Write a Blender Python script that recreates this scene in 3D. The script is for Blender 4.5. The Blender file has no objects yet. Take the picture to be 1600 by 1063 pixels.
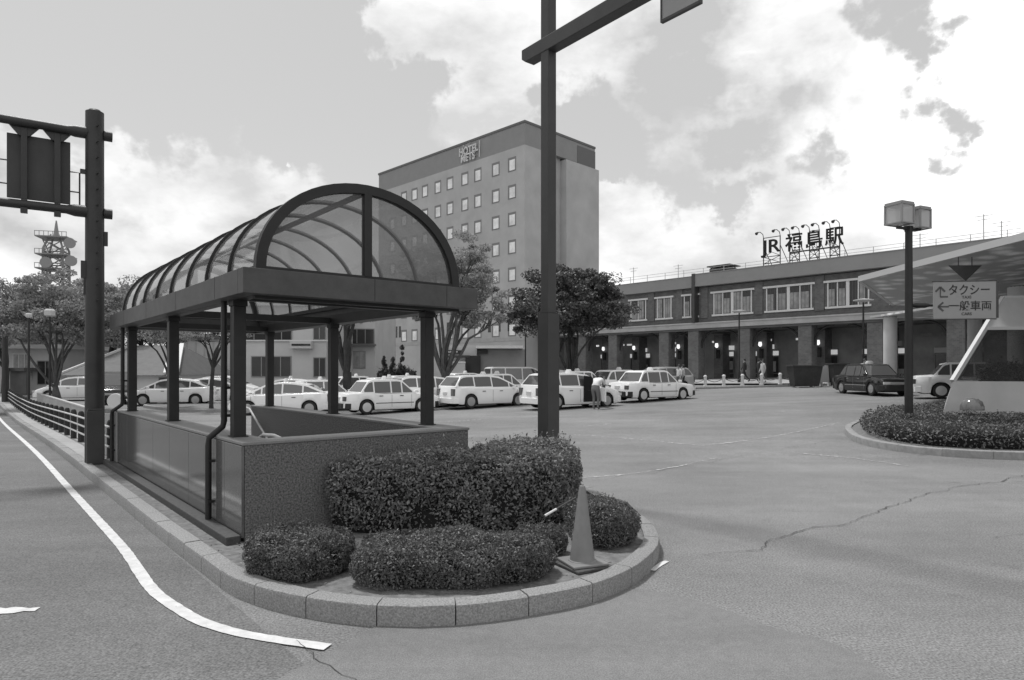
import bpy, bmesh, math, random
import numpy as np
from mathutils import Vector, Matrix
from mathutils import noise as mnoise
R = math.radians
random.seed(7); rng = np.random.default_rng(7)
sc = bpy.context.scene
C = sc.collection
F = 1040.0; HZ = 578.0; EYE = 1.8           # focal length and horizon in photo pixels, eye height

# ------------------------------------------------------------------ camera
cd = bpy.data.cameras.new('camera'); cam = bpy.data.objects.new('camera', cd); C.objects.link(cam)
cam.location = (0, 0, EYE); cam.rotation_euler = (R(90), 0, 0)
cd.sensor_width = 36; cd.lens = 36*F/1600; cd.shift_y = (HZ-531.5)/1600
cd.clip_start = .05; cd.clip_end = 5000
sc.camera = cam
# ------------------------------------------------------------------ sun and sky
SUN = Vector((-.42, .42, 1.5)).normalized()
sd = bpy.data.lights.new('sun', 'SUN'); sd.energy = 2.8; sd.angle = R(6); sd.color = (1, 1, 1)
so = bpy.data.objects.new('sun', sd); C.objects.link(so); so.rotation_euler = SUN.to_track_quat('Z', 'Y').to_euler()
w = bpy.data.worlds.new('World'); sc.world = w; w.use_nodes = True
nt = w.node_tree; N = nt.nodes; L = nt.links
bg = N['Background']; bg.inputs[1].default_value = 1.0
sky = N.new('ShaderNodeTexSky'); sky.sky_type = 'NISHITA'; sky.sun_disc = False
sky.sun_elevation = math.asin(SUN.z); sky.sun_rotation = math.atan2(SUN.x, SUN.y)
bw = N.new('ShaderNodeRGBToBW'); L.new(sky.outputs[0], bw.inputs[0])
tc = N.new('ShaderNodeTexCoord')
def M_(op, a, b=None, c=None, clamp=False):
    n = N.new('ShaderNodeMath'); n.operation = op; n.use_clamp = clamp
    for i, v in enumerate((a, b, c)):
        if v is None: continue
        if isinstance(v, (int, float)): n.inputs[i].default_value = v
        else: L.new(v, n.inputs[i])
    return n.outputs[0]
def noise_(scale, detail, rough, vec, dist=0):
    n = N.new('ShaderNodeTexNoise'); n.inputs['Scale'].default_value = scale; n.inputs['Detail'].default_value = detail
    n.inputs['Roughness'].default_value = rough; n.inputs['Distortion'].default_value = dist
    L.new(vec, n.inputs['Vector']); return n.outputs['Fac']
def warp_(sc_, amp, src, off):
    n = N.new('ShaderNodeTexNoise'); n.inputs['Scale'].default_value = sc_; n.inputs['Detail'].default_value = 5; n.inputs['Roughness'].default_value = .6
    m0 = N.new('ShaderNodeMapping'); m0.inputs['Location'].default_value = (off, off*2, 0); L.new(tc.outputs['Generated'], m0.inputs[0]); L.new(m0.outputs[0], n.inputs['Vector'])
    a = N.new('ShaderNodeVectorMath'); a.operation = 'SUBTRACT'; L.new(n.outputs['Color'], a.inputs[0]); a.inputs[1].default_value = (.5, .5, .5)
    b = N.new('ShaderNodeVectorMath'); b.operation = 'SCALE'; L.new(a.outputs[0], b.inputs[0]); b.inputs['Scale'].default_value = amp
    c = N.new('ShaderNodeVectorMath'); c.operation = 'ADD'; L.new(src, c.inputs[0]); L.new(b.outputs[0], c.inputs[1]); return c.outputs[0]
WARP = warp_(16, .14, warp_(4.5, .22, tc.outputs['Generated'], 3.), 7.)
def blob(px, py, rad, soft):
    """soft disc of cloud around a fixed compass direction of the sky"""
    d = Vector(((px-800)/F, 1, (HZ-py)/F)).normalized() if isinstance(px, (int, float)) else Vector(px).normalized()
    v = N.new('ShaderNodeVectorMath'); v.operation = 'DISTANCE'; L.new(WARP, v.inputs[0]); v.inputs[1].default_value = d
    m = N.new('ShaderNodeMapRange'); m.interpolation_type = 'SMOOTHSTEP'
    m.inputs[1].default_value = rad+soft; m.inputs[2].default_value = max(rad-soft, 0); m.inputs[3].default_value = 0; m.inputs[4].default_value = 1
    L.new(v.outputs['Value'], m.inputs[0]); return m.outputs[0]
mp = N.new('ShaderNodeMapping'); mp.inputs['Scale'].default_value = (1, 1, 1.9); L.new(tc.outputs['Generated'], mp.inputs[0])
n1 = noise_(4.2, 12, .62, mp.outputs[0], .25)
n2 = noise_(2.2, 6, .55, mp.outputs[0])
n3 = noise_(9, 8, .6, mp.outputs[0])
cover = None
for b in [(700, 10, .085, .035), (800, 60, .12, .05), (1000, 60, .16, .06), (1200, 120, .22, .07), (1300, 280, .17, .07), (1580, 150, .16, .05), (1560, 330, .22, .06), (1350, 400, .12, .05), (1020, 370, .10, .04), (960, 400, .09, .04), (1120, 400, .06, .04), (620, 10, .03, .02),
          (300, 340, .11, .05), (60, 400, .13, .06), (180, 360, .12, .05), (420, 370, .11, .05), (540, 420, .08, .05), (455, 236, .012, .015),
          ((-.5, -1, .8), 0, .7, .3), ((.6, -1, .5), 0, .5, .3)]:  # unseen bright clouds behind the camera, added to light the front faces
    o = blob(*b); cover = o if cover is None else M_('MAXIMUM', cover, o)
gap = None
for b in [(1385, 5, .05, .03), (1425, 50, .035, .03), (1445, 100, .03, .025), (1478, 160, .035, .025), (1462, 235, .02, .02), (1060, 290, .05, .03), (1130, 305, .045, .03), (1200, 310, .03, .03), (1290, 290, .02, .04), (930, 230, .08, .04), (1000, 255, .06, .04), (1520, 190, .015, .02)]:
    o = blob(*b); gap = o if gap is None else M_('MAXIMUM', gap, o)
cv = M_('SUBTRACT', cover, M_('MULTIPLY', gap, .68))
dens = M_('ADD', M_('MULTIPLY', cv, .62), M_('MULTIPLY', M_('SUBTRACT', n1, .5), 1.15))
dens = M_('ADD', dens, M_('MULTIPLY', M_('SUBTRACT', n3, .5), .40))
mr = N.new('ShaderNodeMapRange'); mr.interpolation_type = 'SMOOTHSTEP'; L.new(dens, mr.inputs[0])
mr.inputs[1].default_value = .20; mr.inputs[2].default_value = .50; mr.inputs[3].default_value = 0; mr.inputs[4].default_value = 1
shade = N.new('ShaderNodeMapRange'); L.new(M_('ADD', n2, M_('MULTIPLY', M_('SUBTRACT', n3, .5), .5)), shade.inputs[0])
shade.inputs[1].default_value = .36; shade.inputs[2].default_value = .64; shade.inputs[3].default_value = 1.14; shade.inputs[4].default_value = .70
belly = M_('MAXIMUM', M_('MAXIMUM', blob(1080, 130, .03, .11), blob(1200, 180, .02, .10)), M_('MULTIPLY', blob(100, 330, .06, .08), .45))
belly = M_('MULTIPLY', belly, M_('ADD', .25, M_('MULTIPLY', n1, .55)))
lit = M_('MULTIPLY', blob(1600, 250, .16, .10), .35)
cl = M_('MAXIMUM', M_('ADD', M_('SUBTRACT', shade.outputs[0], M_('MULTIPLY', belly, .9)), lit), .60)
base = M_('ADD', M_('MULTIPLY', bw.outputs[0], .055), .435)
mix = N.new('ShaderNodeMix'); mix.data_type = 'FLOAT'
L.new(mr.outputs[0], mix.inputs[0]); L.new(base, mix.inputs[2]); L.new(cl, mix.inputs[3])
L.new(mix.outputs[0], bg.inputs[0])
sc.view_settings.view_transform = 'Standard'; sc.view_settings.look = 'None'; sc.view_settings.exposure = 0; sc.view_settings.gamma = 1
sc.render.film_transparent = False
sc.cycles.transparent_max_bounces = 16; sc.cycles.max_bounces = 8

# ------------------------------------------------------------------ terrain
def G(x, y):
    t = min(max((y-12)/16, 0), 1); s = t*t*(3-2*t)
    return s*min(max(.03*x, -.25), .8) + .012*min(max(y-32, 0), 25)
def ray(px, py, z=0.):
    """ground point (raised by z) seen in direction px,py of the photo"""
    d = 20.
    for _ in range(40):
        d = .5*d+.5*min(F*(EYE-z-G((px-800)/F*d, d))/(py-HZ), 120)
    return Vector(((px-800)/F*d, d, G((px-800)/F*d, d)))
def at(px, d): return ((px-800)/F*d, d)
def zat(py, d): return EYE-(py-HZ)/F*d

# ------------------------------------------------------------------ materials
def mat(name, g, rough=.6, metal=0., var=.0, vscale=8., bump=0., bscale=60., spec=.5, detail=4, coord='Object', emit=0., stain=0.):
    m = bpy.data.materials.new(name); m.use_nodes = True; t = m.node_tree; n = t.nodes; l = t.links; p = n['Principled BSDF']
    p.inputs['Base Color'].default_value = (g, g, g, 1); p.inputs['Roughness'].default_value = rough; p.inputs['Metallic'].default_value = metal
    p.inputs['Specular IOR Level'].default_value = spec
    if emit: p.inputs['Emission Color'].default_value = (1, 1, 1, 1); p.inputs['Emission Strength'].default_value = emit
    co = n.new('ShaderNodeTexCoord')
    if var:
        a = n.new('ShaderNodeTexNoise'); a.inputs['Scale'].default_value = vscale; a.inputs['Detail'].default_value = detail; a.inputs['Roughness'].default_value = .65
        l.new(co.outputs[coord], a.inputs['Vector'])
        r = n.new('ShaderNodeMapRange'); l.new(a.outputs['Fac'], r.inputs[0]); r.inputs[1].default_value = .3; r.inputs[2].default_value = .7
        r.inputs[3].default_value = g*(1-var); r.inputs[4].default_value = g*(1+var)
        out = r.outputs[0]
        if stain:
            b = n.new('ShaderNodeTexNoise'); b.inputs['Scale'].default_value = .35; b.inputs['Detail'].default_value = 5; l.new(co.outputs[coord], b.inputs['Vector'])
            r2 = n.new('ShaderNodeMapRange'); l.new(b.outputs['Fac'], r2.inputs[0]); r2.inputs[1].default_value = .35; r2.inputs[2].default_value = .65
            r2.inputs[3].default_value = 1-stain; r2.inputs[4].default_value = 1+stain
            mm = n.new('ShaderNodeMath'); mm.operation = 'MULTIPLY'; l.new(out, mm.inputs[0]); l.new(r2.outputs[0], mm.inputs[1]); out = mm.outputs[0]
        l.new(out, p.inputs['Base Color'])
    if bump:
        b = n.new('ShaderNodeTexNoise'); b.inputs['Scale'].default_value = bscale; b.inputs['Detail'].default_value = 3; l.new(co.outputs[coord], b.inputs['Vector'])
        bp = n.new('ShaderNodeBump'); bp.inputs['Strength'].default_value = bump; bp.inputs['Distance'].default_value = .01
        l.new(b.outputs['Fac'], bp.inputs['Height']); l.new(bp.outputs[0], p.inputs['Normal'])
    return m
def glassy(name, transm, tint, refl=1.0, rough=.05, diff=.1):
    """thin pane: part clear, part grey film, with mirror-like reflection"""
    m = bpy.data.materials.new(name); m.use_nodes = True; t = m.node_tree; n = t.nodes; l = t.links
    n.remove(n['Principled BSDF']); o = n['Material Output']
    tr = n.new('ShaderNodeBsdfTransparent'); tr.inputs[0].default_value = (transm,)*3+(1,)
    df = n.new('ShaderNodeBsdfDiffuse'); df.inputs[0].default_value = (tint,)*3+(1,)
    tl = n.new('ShaderNodeBsdfTranslucent'); tl.inputs[0].default_value = (tint,)*3+(1,)
    ad = n.new('ShaderNodeMixShader'); ad.inputs[0].default_value = .5; l.new(df.outputs[0], ad.inputs[1]); l.new(tl.outputs[0], ad.inputs[2])
    m1 = n.new('ShaderNodeMixShader'); m1.inputs[0].default_value = diff; l.new(tr.outputs[0], m1.inputs[1]); l.new(ad.outputs[0], m1.inputs[2])
    gl = n.new('ShaderNodeBsdfGlossy'); gl.inputs['Roughness'].default_value = rough; gl.inputs[0].default_value = (refl,)*3+(1,)
    fr = n.new('ShaderNodeFresnel'); gg = n.new('ShaderNodeNewGeometry'); q = n.new('ShaderNodeMapRange'); l.new(gg.outputs['Backfacing'], q.inputs[0])
    q.inputs[3].default_value = 1.5; q.inputs[4].default_value = 1/1.5; l.new(q.outputs[0], fr.inputs[0])   # a thin pane reflects alike from both sides
    m2 = n.new('ShaderNodeMixShader'); l.new(fr.outputs[0], m2.inputs[0]); l.new(m1.outputs[0], m2.inputs[1]); l.new(gl.outputs[0], m2.inputs[2])
    l.new(m2.outputs[0], o.inputs[0]); return m
def leafmat(name, lo, hi, rough=.5, transl=.25):
    m = bpy.data.materials.new(name); m.use_nodes = True; t = m.node_tree; n = t.nodes; l = t.links
    p = n['Principled BSDF']; p.inputs['Roughness'].default_value = rough; o = n['Material Output']
    ge = n.new('ShaderNodeNewGeometry'); r = n.new('ShaderNodeMapRange'); l.new(ge.outputs['Random Per Island'], r.inputs[0])
    r.inputs[3].default_value = lo; r.inputs[4].default_value = hi; l.new(r.outputs[0], p.inputs['Base Color'])
    tl = n.new('ShaderNodeBsdfTranslucent'); l.new(r.outputs[0], tl.inputs[0])
    mx = n.new('ShaderNodeMixShader'); mx.inputs[0].default_value = transl; l.new(p.outputs[0], mx.inputs[1]); l.new(tl.outputs[0], mx.inputs[2])
    l.new(mx.outputs[0], o.inputs[0]); return m
def asphalt(name, g, grain=.35, patch=.12, gscale=70):
    m = bpy.data.materials.new(name); m.use_nodes = True; t = m.node_tree; n = t.nodes; l = t.links; p = n['Principled BSDF']
    p.inputs['Roughness'].default_value = .85; p.inputs['Specular IOR Level'].default_value = .3
    co = n.new('ShaderNodeTexCoord')
    def nz(s, d, lo, hi, rough=.6, a=.3, b=.7, sc_=None):
        k = n.new('ShaderNodeTexNoise'); k.inputs['Scale'].default_value = s; k.inputs['Detail'].default_value = d; k.inputs['Roughness'].default_value = rough
        if sc_:
            q = n.new('ShaderNodeMapping'); q.inputs['Scale'].default_value = sc_; l.new(co.outputs['Object'], q.inputs[0]); l.new(q.outputs[0], k.inputs['Vector'])
        else: l.new(co.outputs['Object'], k.inputs['Vector'])
        r = n.new('ShaderNodeMapRange'); l.new(k.outputs['Fac'], r.inputs[0]); r.inputs[1].default_value = a; r.inputs[2].default_value = b
        r.inputs[3].default_value = lo; r.inputs[4].default_value = hi; return r.outputs[0], k.outputs['Fac']
    a, ga = nz(gscale, 8, 1-grain, 1+grain); b, _ = nz(.25, 6, 1-patch, 1+patch); c, _ = nz(2.2, 5, .95, 1.05)
    d, _ = nz(.6, 5, .90, 1.09, .6, .35, .65, (.25, 1.6, 1)); v, _ = nz(12, 4, .93, 1.07)
    def mul(x, y):
        k = n.new('ShaderNodeMath'); k.operation = 'MULTIPLY'
        l.new(x, k.inputs[0])
        if isinstance(y, float): k.inputs[1].default_value = y
        else: l.new(y, k.inputs[1])
        return k.outputs[0]
    k = n.new('ShaderNodeTexNoise'); k.inputs['Scale'].default_value = .9; k.inputs['Detail'].default_value = 7; k.inputs['Roughness'].default_value = .7; l.new(co.outputs['Object'], k.inputs['Vector'])
    rs = n.new('ShaderNodeMapRange'); rs.interpolation_type = 'SMOOTHSTEP'; l.new(k.outputs['Fac'], rs.inputs[0]); rs.inputs[1].default_value = .60; rs.inputs[2].default_value = .74; rs.inputs[3].default_value = 1; rs.inputs[4].default_value = .72
    o = mul(mul(mul(mul(mul(mul(a, b), c), d), v), rs.outputs[0]), g); l.new(o, p.inputs['Base Color'])
    bp = n.new('ShaderNodeBump'); bp.inputs['Strength'].default_value = .3; bp.inputs['Distance'].default_value = .006; l.new(ga, bp.inputs['Height']); l.new(bp.outputs[0], p.inputs['Normal'])
    return m
M = dict(
 asphalt=asphalt('asphalt', .200, .60, .20, 62), road=asphalt('road_asphalt', .155, .55, .14, 65), patch=asphalt('patch_asphalt', .188, .38, .10, 110),
 paint=mat('road_paint', .60, .8, var=.22, vscale=9, detail=8), worn=None,
 wear=mat('dust', .30, .9, var=.2, vscale=6), crack=mat('crack', .05, .95),
 kerb=mat('kerb_granite', .26, .85, var=.42, vscale=70, bump=.5, bscale=90, stain=.10), kerbfar=mat('kerb_far', .26, .85, var=.2, vscale=8),
 soil=mat('soil', .17, .95, var=.35, vscale=14, bump=.9, bscale=35), pave=mat('paving', .33, .85, var=.12, vscale=3, stain=.08),
 granite=mat('rough_granite', .135, .75, var=.98, vscale=55, bump=.7, bscale=60, detail=6), coping=mat('granite_coping', .22, .55, var=.3, vscale=80),
 polished=mat('polished_granite', .12, .09, var=.18, vscale=90, spec=1.), plinth=mat('dark_plinth', .06, .7, var=.4, vscale=30),
 steel=mat('dark_steel', .014, .5, var=.3, vscale=5), steel2=mat('brown_steel', .052, .5, var=.18, vscale=4, stain=.15), fascia=mat('fascia_steel', .070, .55, var=.2, vscale=5, stain=.15),
 rail=mat('rail_steel', .5, .5, .0, var=.15, vscale=9), chrome=mat('steel_bright', .5, .25, .9), pole=mat('pole_paint', .048, .5, var=.14, vscale=3, stain=.1),
 gpole=mat('gantry_paint', .032, .5, var=.18, vscale=3, stain=.12),
 poly=glassy('smoked_polycarbonate', .72, .55, .9, .06, .38), endglass=glassy('end_glass', .55, .36, .6, .04, .25),
 hotel=mat('hotel_render', .46, .85, var=.07, vscale=.4, stain=.07), hband=mat('hotel_band', .27, .7, var=.06, vscale=.7), hdark=mat('hotel_reveal', .15, .8), letters=mat('white_letters', .95, .4), reveal_shade=mat('window_reveal_shade', .22, .8), hwin=mat('hotel_bright_pane', .85, .2, var=.25, vscale=.8),  # hotel panes are white to emulate bright window glass
 white=mat('white_wall', .62, .8, var=.07, vscale=.6), white2=mat('pale_wall', .50, .8, var=.08, vscale=.5), wdark=mat('window_dark', .035, .12), grey=mat('grey_wall', .25, .8, var=.1, vscale=.8),
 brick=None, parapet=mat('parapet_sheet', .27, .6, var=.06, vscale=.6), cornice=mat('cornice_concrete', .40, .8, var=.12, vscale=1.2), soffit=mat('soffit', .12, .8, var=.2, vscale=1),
 inner=mat('arcade_wall', .27, .7, var=.25, vscale=.7), shop=mat('shop_dark', .06, .12, var=.4, vscale=1.5), frame=mat('window_frame', .68, .5), curtain=mat('curtain', .26, .35, var=.45, vscale=1.6, spec=.8),
 lampg=mat('lamp_globe', .9, .3, emit=1.1), lampd=mat('lamp_dim', .7, .3, emit=.35), black=mat('black_trim', .02, .45), rubber=mat('tyre', .022, .8), rim=mat('rim', .42, .35, .5), cap=mat('hub_cap', .62, .3, .2),
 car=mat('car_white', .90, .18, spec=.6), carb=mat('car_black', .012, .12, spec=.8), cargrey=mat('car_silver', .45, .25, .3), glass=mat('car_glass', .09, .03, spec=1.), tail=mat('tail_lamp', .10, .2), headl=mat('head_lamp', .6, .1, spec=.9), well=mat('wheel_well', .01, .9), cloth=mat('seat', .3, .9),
 skin=mat('skin', .33, .6), shirt=mat('shirt_white', .68, .85, var=.08, vscale=9), trous=mat('trousers_grey', .16, .85), dark=mat('clothes_dark', .03, .85), hair=mat('hair', .02, .6), shoe=mat('shoe', .03, .5), pale=mat('clothes_pale', .45, .85),
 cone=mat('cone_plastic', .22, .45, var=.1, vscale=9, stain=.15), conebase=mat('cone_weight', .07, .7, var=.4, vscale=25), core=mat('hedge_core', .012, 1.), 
 bark=mat('bark', .10, .9, var=.35, vscale=6, bump=.6, bscale=20), barkd=mat('bark_dark', .045, .9, var=.35, vscale=6, bump=.6, bscale=20),
 leafA=leafmat('hedge_leaf', .08, .33, .55, .25), leafB=leafmat('azalea_leaf', .06, .22, .5, .25), leafC=leafmat('cover_leaf', .06, .18, .6, .2),
 leafL=leafmat('zelkova_leaf', .22, .46, .6, .35), leafD=leafmat('dark_tree_leaf', .04, .18, .5, .2), leafM=leafmat('mid_tree_leaf', .18, .40, .6, .35), leafS=leafmat('conifer_leaf', .03, .10, .6, .2),
 sign=mat('sign_face', .30, .45, var=.05, vscale=2), signink=mat('sign_ink', .07, .5), signback=mat('sign_back', .05, .6, var=.2, vscale=2), lantern=glassy('lantern_pane', .8, .7, .8, .15, .8),
 canopy=None, column=mat('white_column', .60, .6, var=.05, vscale=2), edge=mat('canopy_edge', .50, .5), pyr=mat('skylight_frame', .42, .6, var=.08, vscale=1.5), pyrglass=glassy('skylight_glass', .55, .25, .9, .03, .12), roof=mat('tile_roof', .10, .7, var=.15, vscale=2), ridge=mat('ridge_white', .6, .6), corrug=mat('corrugated', .5, .6, var=.08, vscale=1), tub=mat('planter_tub', .03, .7, var=.3, vscale=2), lattice=mat('lattice_steel', .26, .6), mirror=mat('mirror_back', .85, .5))
def wornmat(name, g, lo, hi, sc_):
    m = mat(name, g, .85, var=.2, vscale=9, detail=8); t = m.node_tree; n = t.nodes; l = t.links
    co = n.new('ShaderNodeTexCoord'); k = n.new('ShaderNodeTexNoise'); k.inputs['Scale'].default_value = sc_; k.inputs['Detail'].default_value = 8; k.inputs['Roughness'].default_value = .7; l.new(co.outputs['Object'], k.inputs['Vector'])
    r = n.new('ShaderNodeMapRange'); l.new(k.outputs['Fac'], r.inputs[0]); r.inputs[1].default_value = lo; r.inputs[2].default_value = hi
    l.new(r.outputs[0], n['Principled BSDF'].inputs['Alpha']); return m
M['worn'] = wornmat('worn_paint', .42, .44, .60, 9); M['paint'] = wornmat('road_paint', .62, .22, .38, 16)
def brickmat():
    m = mat('brick_dark', .135, .85, var=.18, vscale=1.3); t = m.node_tree; n = t.nodes; l = t.links; p = n['Principled BSDF']
    co = n.new('ShaderNodeTexCoord'); sp = n.new('ShaderNodeSeparateXYZ'); l.new(co.outputs['Object'], sp.inputs[0])
    ad = n.new('ShaderNodeMath'); l.new(sp.outputs[0], ad.inputs[0]); l.new(sp.outputs[1], ad.inputs[1])
    cb = n.new('ShaderNodeCombineXYZ'); l.new(ad.outputs[0], cb.inputs[0]); l.new(sp.outputs[2], cb.inputs[1])
    br = n.new('ShaderNodeTexBrick'); l.new(cb.outputs[0], br.inputs[0]); br.inputs['Scale'].default_value = 2.2; br.inputs['Mortar Size'].default_value = .012
    br.inputs['Color1'].default_value = (.85,)*3+(1,); br.inputs['Color2'].default_value = (1.15,)*3+(1,); br.inputs['Mortar'].default_value = (1.35,)*3+(1,)
    mx = n.new('ShaderNodeMix'); mx.data_type = 'RGBA'; mx.blend_type = 'MULTIPLY'; mx.inputs[0].default_value = 1
    src = p.inputs['Base Color'].links[0].from_socket; l.new(src, mx.inputs[6]); l.new(br.outputs[0], mx.inputs[7]); l.new(mx.outputs[2], p.inputs['Base Color'])
    return m
M['brick'] = brickmat()
def canopymat():
    m = mat('canopy_underside', .3, .5); t = m.node_tree; n = t.nodes; l = t.links; p = n['Principled BSDF']
    co = n.new('ShaderNodeTexCoord'); v = n.new('ShaderNodeTexVoronoi'); v.inputs['Scale'].default_value = 1.5; l.new(co.outputs['Object'], v.inputs['Vector'])
    k = n.new('ShaderNodeTexNoise'); k.inputs['Scale'].default_value = 1.8; k.inputs['Detail'].default_value = 8; k.inputs['Roughness'].default_value = .75; l.new(co.outputs['Object'], k.inputs['Vector'])
    a = n.new('ShaderNodeMath'); a.operation = 'ADD'; l.new(v.outputs['Distance'], a.inputs[0]); l.new(k.outputs['Fac'], a.inputs[1])
    r = n.new('ShaderNodeMapRange'); l.new(a.outputs[0], r.inputs[0]); r.inputs[1].default_value = .65; r.inputs[2].default_value = 1.05; r.inputs[3].default_value = .95; r.inputs[4].default_value = .42  # light and dark mottle paints a reflection into the underside colour
    l.new(r.outputs[0], p.inputs['Base Color']); return m
M['canopy'] = canopymat()

# ------------------------------------------------------------------ mesh building
class MB:
    def __init__(s): s.v = []; s.f = []; s.m = []; s.M = Matrix.Identity(4); s.mi = 0
    def add(s, vs, fs, mi=None):
        o = len(s.v); s.v += [tuple(s.M @ Vector(p)) for p in vs]; s.f += [tuple(i+o for i in f) for f in fs]; s.m += [s.mi if mi is None else mi]*len(fs); return s
    def box(s, x0, x1, y0, y1, z0, z1, mi=None):
        vs = [(x, y, z) for z in (z0, z1) for y in (y0, y1) for x in (x0, x1)]
        return s.add(vs, [(0, 2, 3, 1), (4, 5, 7, 6), (0, 1, 5, 4), (2, 6, 7, 3), (0, 4, 6, 2), (1, 3, 7, 5)], mi)
    def prism(s, poly, z0, z1, mi=None):
        n = len(poly); vs = [(p[0], p[1], z0) for p in poly]+[(p[0], p[1], z1) for p in poly]
        return s.add(vs, [tuple(range(n))[::-1], tuple(range(n, 2*n))]+[(i, (i+1) % n, n+(i+1) % n, n+i) for i in range(n)], mi)
    def extr(s, poly, y0, y1, mi=None):      # polygon in x,z extruded along y
        n = len(poly); vs = [(p[0], y0, p[1]) for p in poly]+[(p[0], y1, p[1]) for p in poly]
        return s.add(vs, [tuple(range(n)), tuple(range(n, 2*n))[::-1]]+[(i, n+i, n+(i+1) % n, (i+1) % n) for i in range(n)], mi)
    def tube(s, pts, rad, n=8, mi=None, cap=True):
        pts = [Vector(p) for p in pts]; k = len(pts); rad = [rad]*k if isinstance(rad, (int, float)) else rad
        vs = []; u = None
        for i, p in enumerate(pts):
            t = (pts[min(i+1, k-1)]-pts[max(i-1, 0)]).normalized()
            if u is None: u = t.orthogonal().normalized() if abs(t.z) < .99 else Vector((1, 0, 0))
            u = (u-t*u.dot(t)).normalized(); v = t.cross(u)
            for j in range(n):
                a = 2*math.pi*(j+.5)/n; vs.append(p+(u*math.cos(a)+v*math.sin(a))*rad[i])
        fs = [(i*n+j, i*n+(j+1) % n, (i+1)*n+(j+1) % n, (i+1)*n+j) for i in range(k-1) for j in range(n)]
        if cap: fs += [tuple(range(n))[::-1], tuple((k-1)*n+j for j in range(n))]
        return s.add(vs, fs, mi)
    def cyl(s, x, y, z0, z1, r, r1=None, n=16, mi=None): return s.tube([(x, y, z0), (x, y, z1)], [r, r if r1 is None else r1], n, mi)
    def lathe(s, prof, n=20, c=(0, 0, 0), mi=None):
        k = len(prof); vs = [(c[0]+r*math.cos(2*math.pi*j/n), c[1]+r*math.sin(2*math.pi*j/n), c[2]+z) for r, z in prof for j in range(n)]
        return s.add(vs, [(i*n+j, i*n+(j+1) % n, (i+1)*n+(j+1) % n, (i+1)*n+j) for i in range(k-1) for j in range(n)]+[tuple(range(n))[::-1], tuple((k-1)*n+j for j in range(n))], mi)
    def bar(s, a, b, wx, wz, mi=None):       # rectangular bar between two points
        a = Vector(a); b = Vector(b); t = (b-a).normalized(); up = Vector((0, 0, 1)) if abs(t.z) < .95 else Vector((0, 1, 0))
        sd_ = t.cross(up).normalized()*wx/2; u = sd_.cross(t).normalized()*wz/2
        vs = [a-sd_-u, a+sd_-u, a+sd_+u, a-sd_+u, b-sd_-u, b+sd_-u, b+sd_+u, b-sd_+u]
        return s.add(vs, [(3, 2, 1, 0), (4, 5, 6, 7), (0, 1, 5, 4), (1, 2, 6, 5), (2, 3, 7, 6), (3, 0, 4, 7)], mi)
    def build(s, name, mats, parent=None, bevel=0, smooth=None, seg=2):
        me = bpy.data.meshes.new(name); me.from_pydata(s.v, [], s.f)
        if not isinstance(mats, (list, tuple)): mats = [mats]
        for m in mats: me.materials.append(m)
        me.polygons.foreach_set('material_index', s.m)
        bm = bmesh.new(); bm.from_mesh(me); bmesh.ops.recalc_face_normals(bm, faces=bm.faces); bm.to_mesh(me); bm.free()
        if smooth: me.shade_smooth(); me.set_sharp_from_angle(angle=R(smooth))
        o = bpy.data.objects.new(name, me); C.objects.link(o); o.parent = parent
        if bevel:
            b = o.modifiers.new('bevel', 'BEVEL'); b.width = bevel; b.segments = seg; b.limit_method = 'ANGLE'; b.angle_limit = R(40); b.harden_normals = False
        return o
def tag(o, label=None, cat=None, group=None, kind=None):
    if label: o['label'] = label
    if cat: o['category'] = cat
    if group: o['group'] = group
    if kind: o['kind'] = kind
    return o
def thing(name, label, cat, loc=(0, 0, 0), rz=0, group=None):
    o = bpy.data.objects.new(name, None); C.objects.link(o); o.location = loc; o.rotation_euler = (0, 0, rz); o.empty_display_size = .3
    return tag(o, label, cat, group)
def copy_tree(o, parent=None):
    c = o.copy(); C.objects.link(c); c.parent = parent
    for ch in list(o.children): copy_tree(ch, c)
    return c
def text(body, size, mtl, name, parent, M4, extr=.01, align='CENTER', sx=1., bold=.012):
    cu = bpy.data.curves.new(name, 'FONT'); cu.body = body; cu.size = size; cu.extrude = extr; cu.align_x = align; cu.align_y = 'CENTER'; cu.offset = size*bold
    o = bpy.data.objects.new(name, cu); C.objects.link(o)
    bpy.context.view_layer.update(); dg = bpy.context.evaluated_depsgraph_get()
    src = []
    for inst in dg.object_instances:
        if inst.object and (inst.object.original == o or (inst.parent and inst.parent.original == o)) and inst.object.type in ('MESH', 'FONT', 'CURVE'):
            try:
                me = bpy.data.meshes.new_from_object(inst.object)
                if len(me.vertices): src.append((me, inst.matrix_world.copy()))
            except Exception: pass
    C.objects.unlink(o); bpy.data.objects.remove(o)
    bm = bmesh.new()
    for me, mw in src:
        me.transform(mw); bm.from_mesh(me)
    me = bpy.data.meshes.new(name); bm.to_mesh(me); bm.free(); me.transform(Matrix.Diagonal((sx, 1, 1, 1))); me.transform(M4); me.materials.clear(); me.materials.append(mtl)
    me.polygons.foreach_set('material_index', [0]*len(me.polygons))
    r = bpy.data.objects.new(name, me); C.objects.link(r); r.parent = parent; return r
def upright(x, y, z, rz=0): return Matrix.Translation((x, y, z)) @ Matrix.Rotation(rz, 4, 'Z') @ Matrix.Rotation(R(90), 4, 'X')
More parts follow.
